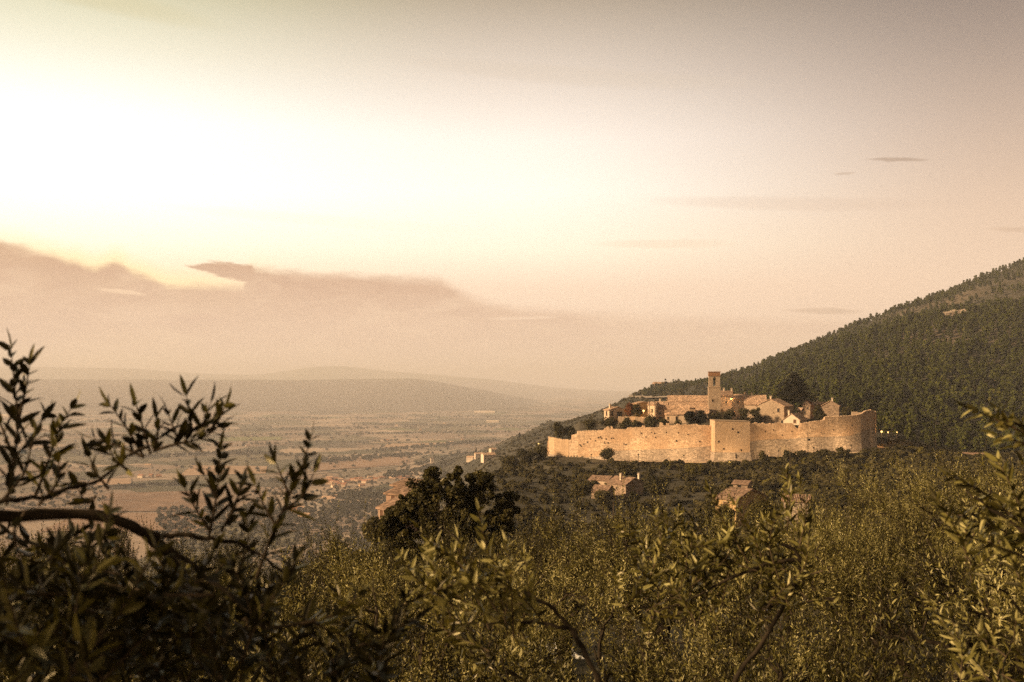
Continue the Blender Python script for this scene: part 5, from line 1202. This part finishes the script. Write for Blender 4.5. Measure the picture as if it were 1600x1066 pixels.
near_olive('nearest olive tree, its dark arching branch and blurred shoots filling the left foreground', (-2.9, 1.6),
  [([(-260, 900, 1.8), (-80, 812, 1.85), (0, 806, 1.9), (60, 800, 1.95), (130, 797, 2), (185, 804, 2), (232, 832, 2.05), (285, 885, 2.1), (330, 950, 2.15), (352, 1020, 2.2), (358, 1100, 2.2)], .014, .007),
   ([(225, 826, 2.05), (262, 842, 2.05), (305, 838, 2.05), (350, 850, 2.05), (400, 875, 2.1), (450, 905, 2.1)], .006, .003),
   ([(-80, 800, 1.9), (20, 775, 1.9), (90, 775, 1.95), (150, 768, 1.95), (190, 742, 2), (240, 705, 2)], .006, .003),
   ([(240, 840, 2.05), (290, 880, 2.05), (340, 925, 2), (400, 985, 2), (470, 975, 2)], .006, .003)],
  [([(10, 790, 2), (22, 720, 2), (30, 660, 2), (22, 600, 2), (17, 548, 2)], .1), ([(55, 775, 2), (78, 715, 2), (90, 670, 2), (110, 640, 2)], .1), ([(20, 720, 2), (45, 690, 2), (70, 650, 2.05)], .2),
   ([(15, 700, 2), (0, 660, 2), (-15, 640, 2)], .1), ([(28, 660, 2), (40, 610, 2), (46, 572, 2)], .3), ([(5, 780, 1.9), (40, 740, 1.9), (50, 690, 1.9)], .1), ([(60, 790, 1.9), (95, 750, 1.9), (90, 710, 1.9)], .1),
   ([(240, 705, 2), (270, 695, 2), (320, 685, 2), (340, 668, 2)], .3), ([(225, 715, 2), (200, 672, 2), (173, 634, 2)], .1), ([(235, 710, 2), (222, 664, 2), (213, 634, 2)], .1), ([(240, 705, 2), (247, 680, 2), (244, 656, 2)], .0),
   ([(225, 715, 2), (190, 698, 2), (150, 686, 2)], .2), ([(200, 735, 2), (180, 720, 1.95), (170, 700, 1.95)], .1), ([(290, 690, 2), (300, 655, 2), (291, 620, 2)], .0), ([(310, 686, 2), (322, 652, 2), (328, 632, 2)], .0),
   ([(325, 676, 2), (343, 655, 2), (350, 638, 2)], .0), ([(280, 692, 2), (272, 672, 2), (264, 650, 2)], .0), ([(170, 765, 2), (150, 740, 2), (140, 715, 2)], .1), ([(150, 775, 2), (135, 790, 2), (120, 760, 2)], .1),
   ([(325, 845, 2), (336, 790, 2), (342, 740, 2), (345, 705, 2)], .1), ([(328, 830, 2), (305, 795, 2), (290, 765, 2)], .1), ([(345, 830, 2), (368, 790, 2), (380, 752, 2)], .1), ([(340, 780, 2), (320, 745, 2)], .0),
   ([(400, 905, 2), (422, 840, 2), (450, 780, 2), (474, 728, 2), (484, 690, 2)], .12), ([(430, 820, 2), (412, 790, 2), (400, 760, 2)], .0), ([(452, 775, 2), (440, 745, 2), (432, 725, 2)], .0), ([(440, 800, 2), (475, 775, 2), (490, 740, 2)], .1),
   ([(330, 950, 2.1), (370, 900, 2.1), (390, 850, 2.1), (385, 810, 2.1)], .1), ([(380, 970, 2), (430, 930, 2), (460, 880, 2)], .1), ([(40, 800, 1.9), (20, 830, 1.9), (30, 870, 1.9)], .1), ([(470, 975, 2), (530, 960, 2), (560, 930, 2)], .1), ([(560, 1010, 2.2), (610, 990, 2.2), (650, 965, 2.2)], .1)],
  [(-60, 150, 840, 1080, 1.5, 2.6, 80, .26), (130, 420, 900, 1080, 1.6, 2.8, 70, .26), (420, 620, 960, 1090, 2.0, 3, 30, .24)], 31, .06, (-1.9, 1.8, -.5), [(-5.5, 1.0, -3.4, 1.85), (-3.9, -.6, -2.2, 1.3), (-7.4, 3.2, -3.2, 1.7), (-3.7, 1.5, -2.7, .95)])  # last list: out-of-view crowns added to cast shade over the near shoots
near_olive('close olive tree at the right edge, with long sharp leaves against the forest', (3.6, 3.6),
  [([(1760, 1000, 2.9), (1680, 900, 2.9), (1620, 840, 2.9), (1570, 800, 2.9), (1530, 775, 2.9)], .01, .004), ([(1700, 740, 2.4), (1640, 692, 2.4), (1590, 672, 2.4), (1548, 655, 2.4)], .006, .003)],
  [([(1640, 692, 2.4), (1590, 672, 2.4), (1548, 652, 2.4), (1520, 640, 2.4)], .1), ([(1590, 672, 2.4), (1572, 655, 2.4), (1556, 640, 2.4)], .2), ([(1620, 700, 2.5), (1590, 690, 2.5), (1560, 680, 2.5)], .2),
   ([(1620, 845, 2.9), (1575, 800, 2.9), (1530, 765, 2.9), (1485, 742, 2.9)], .1), ([(1600, 820, 2.9), (1590, 780, 2.9), (1570, 740, 2.9), (1560, 722, 2.9)], .1), ([(1640, 800, 2.9), (1620, 760, 2.9), (1600, 725, 2.9)], .1), ([(1570, 830, 3), (1525, 815, 3), (1480, 800, 3)], .1), ([(1600, 870, 3), (1550, 850, 3), (1500, 835, 3)], .1)],
  [(1500, 1670, 790, 900, 2.8, 3.8, 12, .28), (1480, 1670, 880, 1080, 2.8, 4, 14, .28)], 32, .062, (2.6, 3.2, -1.2), tone=.12)
near_olive('close olive tree in the middle foreground with upright shoots rising before the oak', (-.1, 3.6),
  [([(960, 1120, 3), (930, 1040, 3), (900, 980, 3.1), (868, 945, 3.1), (820, 925, 3.1), (790, 920, 3.1)], .011, .004), ([(900, 985, 3.1), (850, 975, 3.1), (790, 975, 3), (760, 985, 3)], .006, .003)],
  [([(790, 925, 3.1), (770, 880, 3.1), (755, 835, 3.1), (748, 800, 3.1)], .1), ([(780, 960, 3.1), (740, 900, 3.1), (690, 860, 3.1), (655, 825, 3.1)], .2), ([(790, 960, 3.1), (800, 900, 3.1), (790, 850, 3.1)], .2), ([(745, 900, 3.1), (720, 870, 3.1), (715, 840, 3.1)], .1)],
  [(650, 830, 880, 1000, 2.9, 3.7, 28, .26)], 33, .06, (.3, 3.2, -1.1), tone=.22)
near_olive('close olive tree right of centre with a hooked dark branch and pale shoots', (1.9, 4.4),
  [([(1120, 1150, 4), (1150, 1060, 4), (1200, 1000, 4), (1235, 940, 4), (1256, 890, 4), (1250, 855, 4), (1225, 850, 4)], .012, .006), ([(1256, 878, 4), (1200, 880, 4), (1150, 900, 4), (1080, 940, 4), (1030, 960, 4)], .009, .003)],
  [([(1170, 880, 4), (1140, 830, 4), (1118, 790, 4), (1108, 765, 4)], .1), ([(1150, 900, 4), (1110, 850, 4), (1080, 810, 4)], .1), ([(1100, 900, 4), (1040, 870, 4), (1000, 845, 4)], .1), ([(1190, 870, 4), (1170, 820, 4), (1150, 790, 4)], .1), ([(1230, 830, 4), (1235, 780, 4), (1228, 735, 4.2)], .1), ([(1250, 850, 4.2), (1262, 800, 4.2), (1250, 752, 4.2)], .1)],
  [(1000, 1260, 830, 960, 3.7, 4.8, 60, .28)], 34, .06, (1.3, 4.1, -1.4), tone=.26)
# weathered white sheets in the clearing
for k, (u, v, w_, lab) in enumerate([(768, 1043, 1.0, 'crumpled white plastic sheet lying in the clearing, leftmost of the pale scraps'), (852, 1033, .8, 'white plastic scrap in the middle of the clearing below the olives'), (880, 1028, .6, 'smallest white scrap, rightmost in the clearing below the olives')]):
    x, y, z = pxground(u, v, 5, 60); r = np.random.RandomState(k); n = 9; gx, gy = np.meshgrid(np.linspace(-w_*.5, w_*.5, n), np.linspace(-.5, .5, n)); hz3 = r.uniform(0, .16, gx.shape)
    f = [(i*n+j, i*n+j+1, (i+1)*n+j+1, (i+1)*n+j) for i in range(n-1) for j in range(n-1)]
    m = MB(); m.add(np.stack([gx+r.uniform(-.04, .04, gx.shape), gy, hz3+.06], -1).reshape(-1, 3), f); 
    if 'sheet' not in M: M['sheet'] = plain('white_plastic', (.75, .72, .66), .4, .4, .1)
    ob = m.build('plastic_sheet', M['sheet']); ob.location = (x, y, z); ob.rotation_euler = (R(14), 0, r.rand()); sm = ob.modifiers.new('thick', 'SOLIDIFY'); sm.thickness = .006; tag(ob, lab, 'sheet')

# ================================================================== HAZE
m, N = newmat('haze'); o_ = N.n('ShaderNodeOutputMaterial'); pv = N.n('ShaderNodeVolumePrincipled')
pv.inputs['Color'].default_value = (.98, .955, 1.0, 1); pv.inputs['Density'].default_value = .000105; pv.inputs['Anisotropy'].default_value = .0
N.l(pv.outputs[0], o_.inputs['Volume'])
hb = MB(); hb.box(-31000, 31000, -31000, 31000, PL-40, 425)
ho = hb.build('haze', m); tag(ho, kind='stuff')
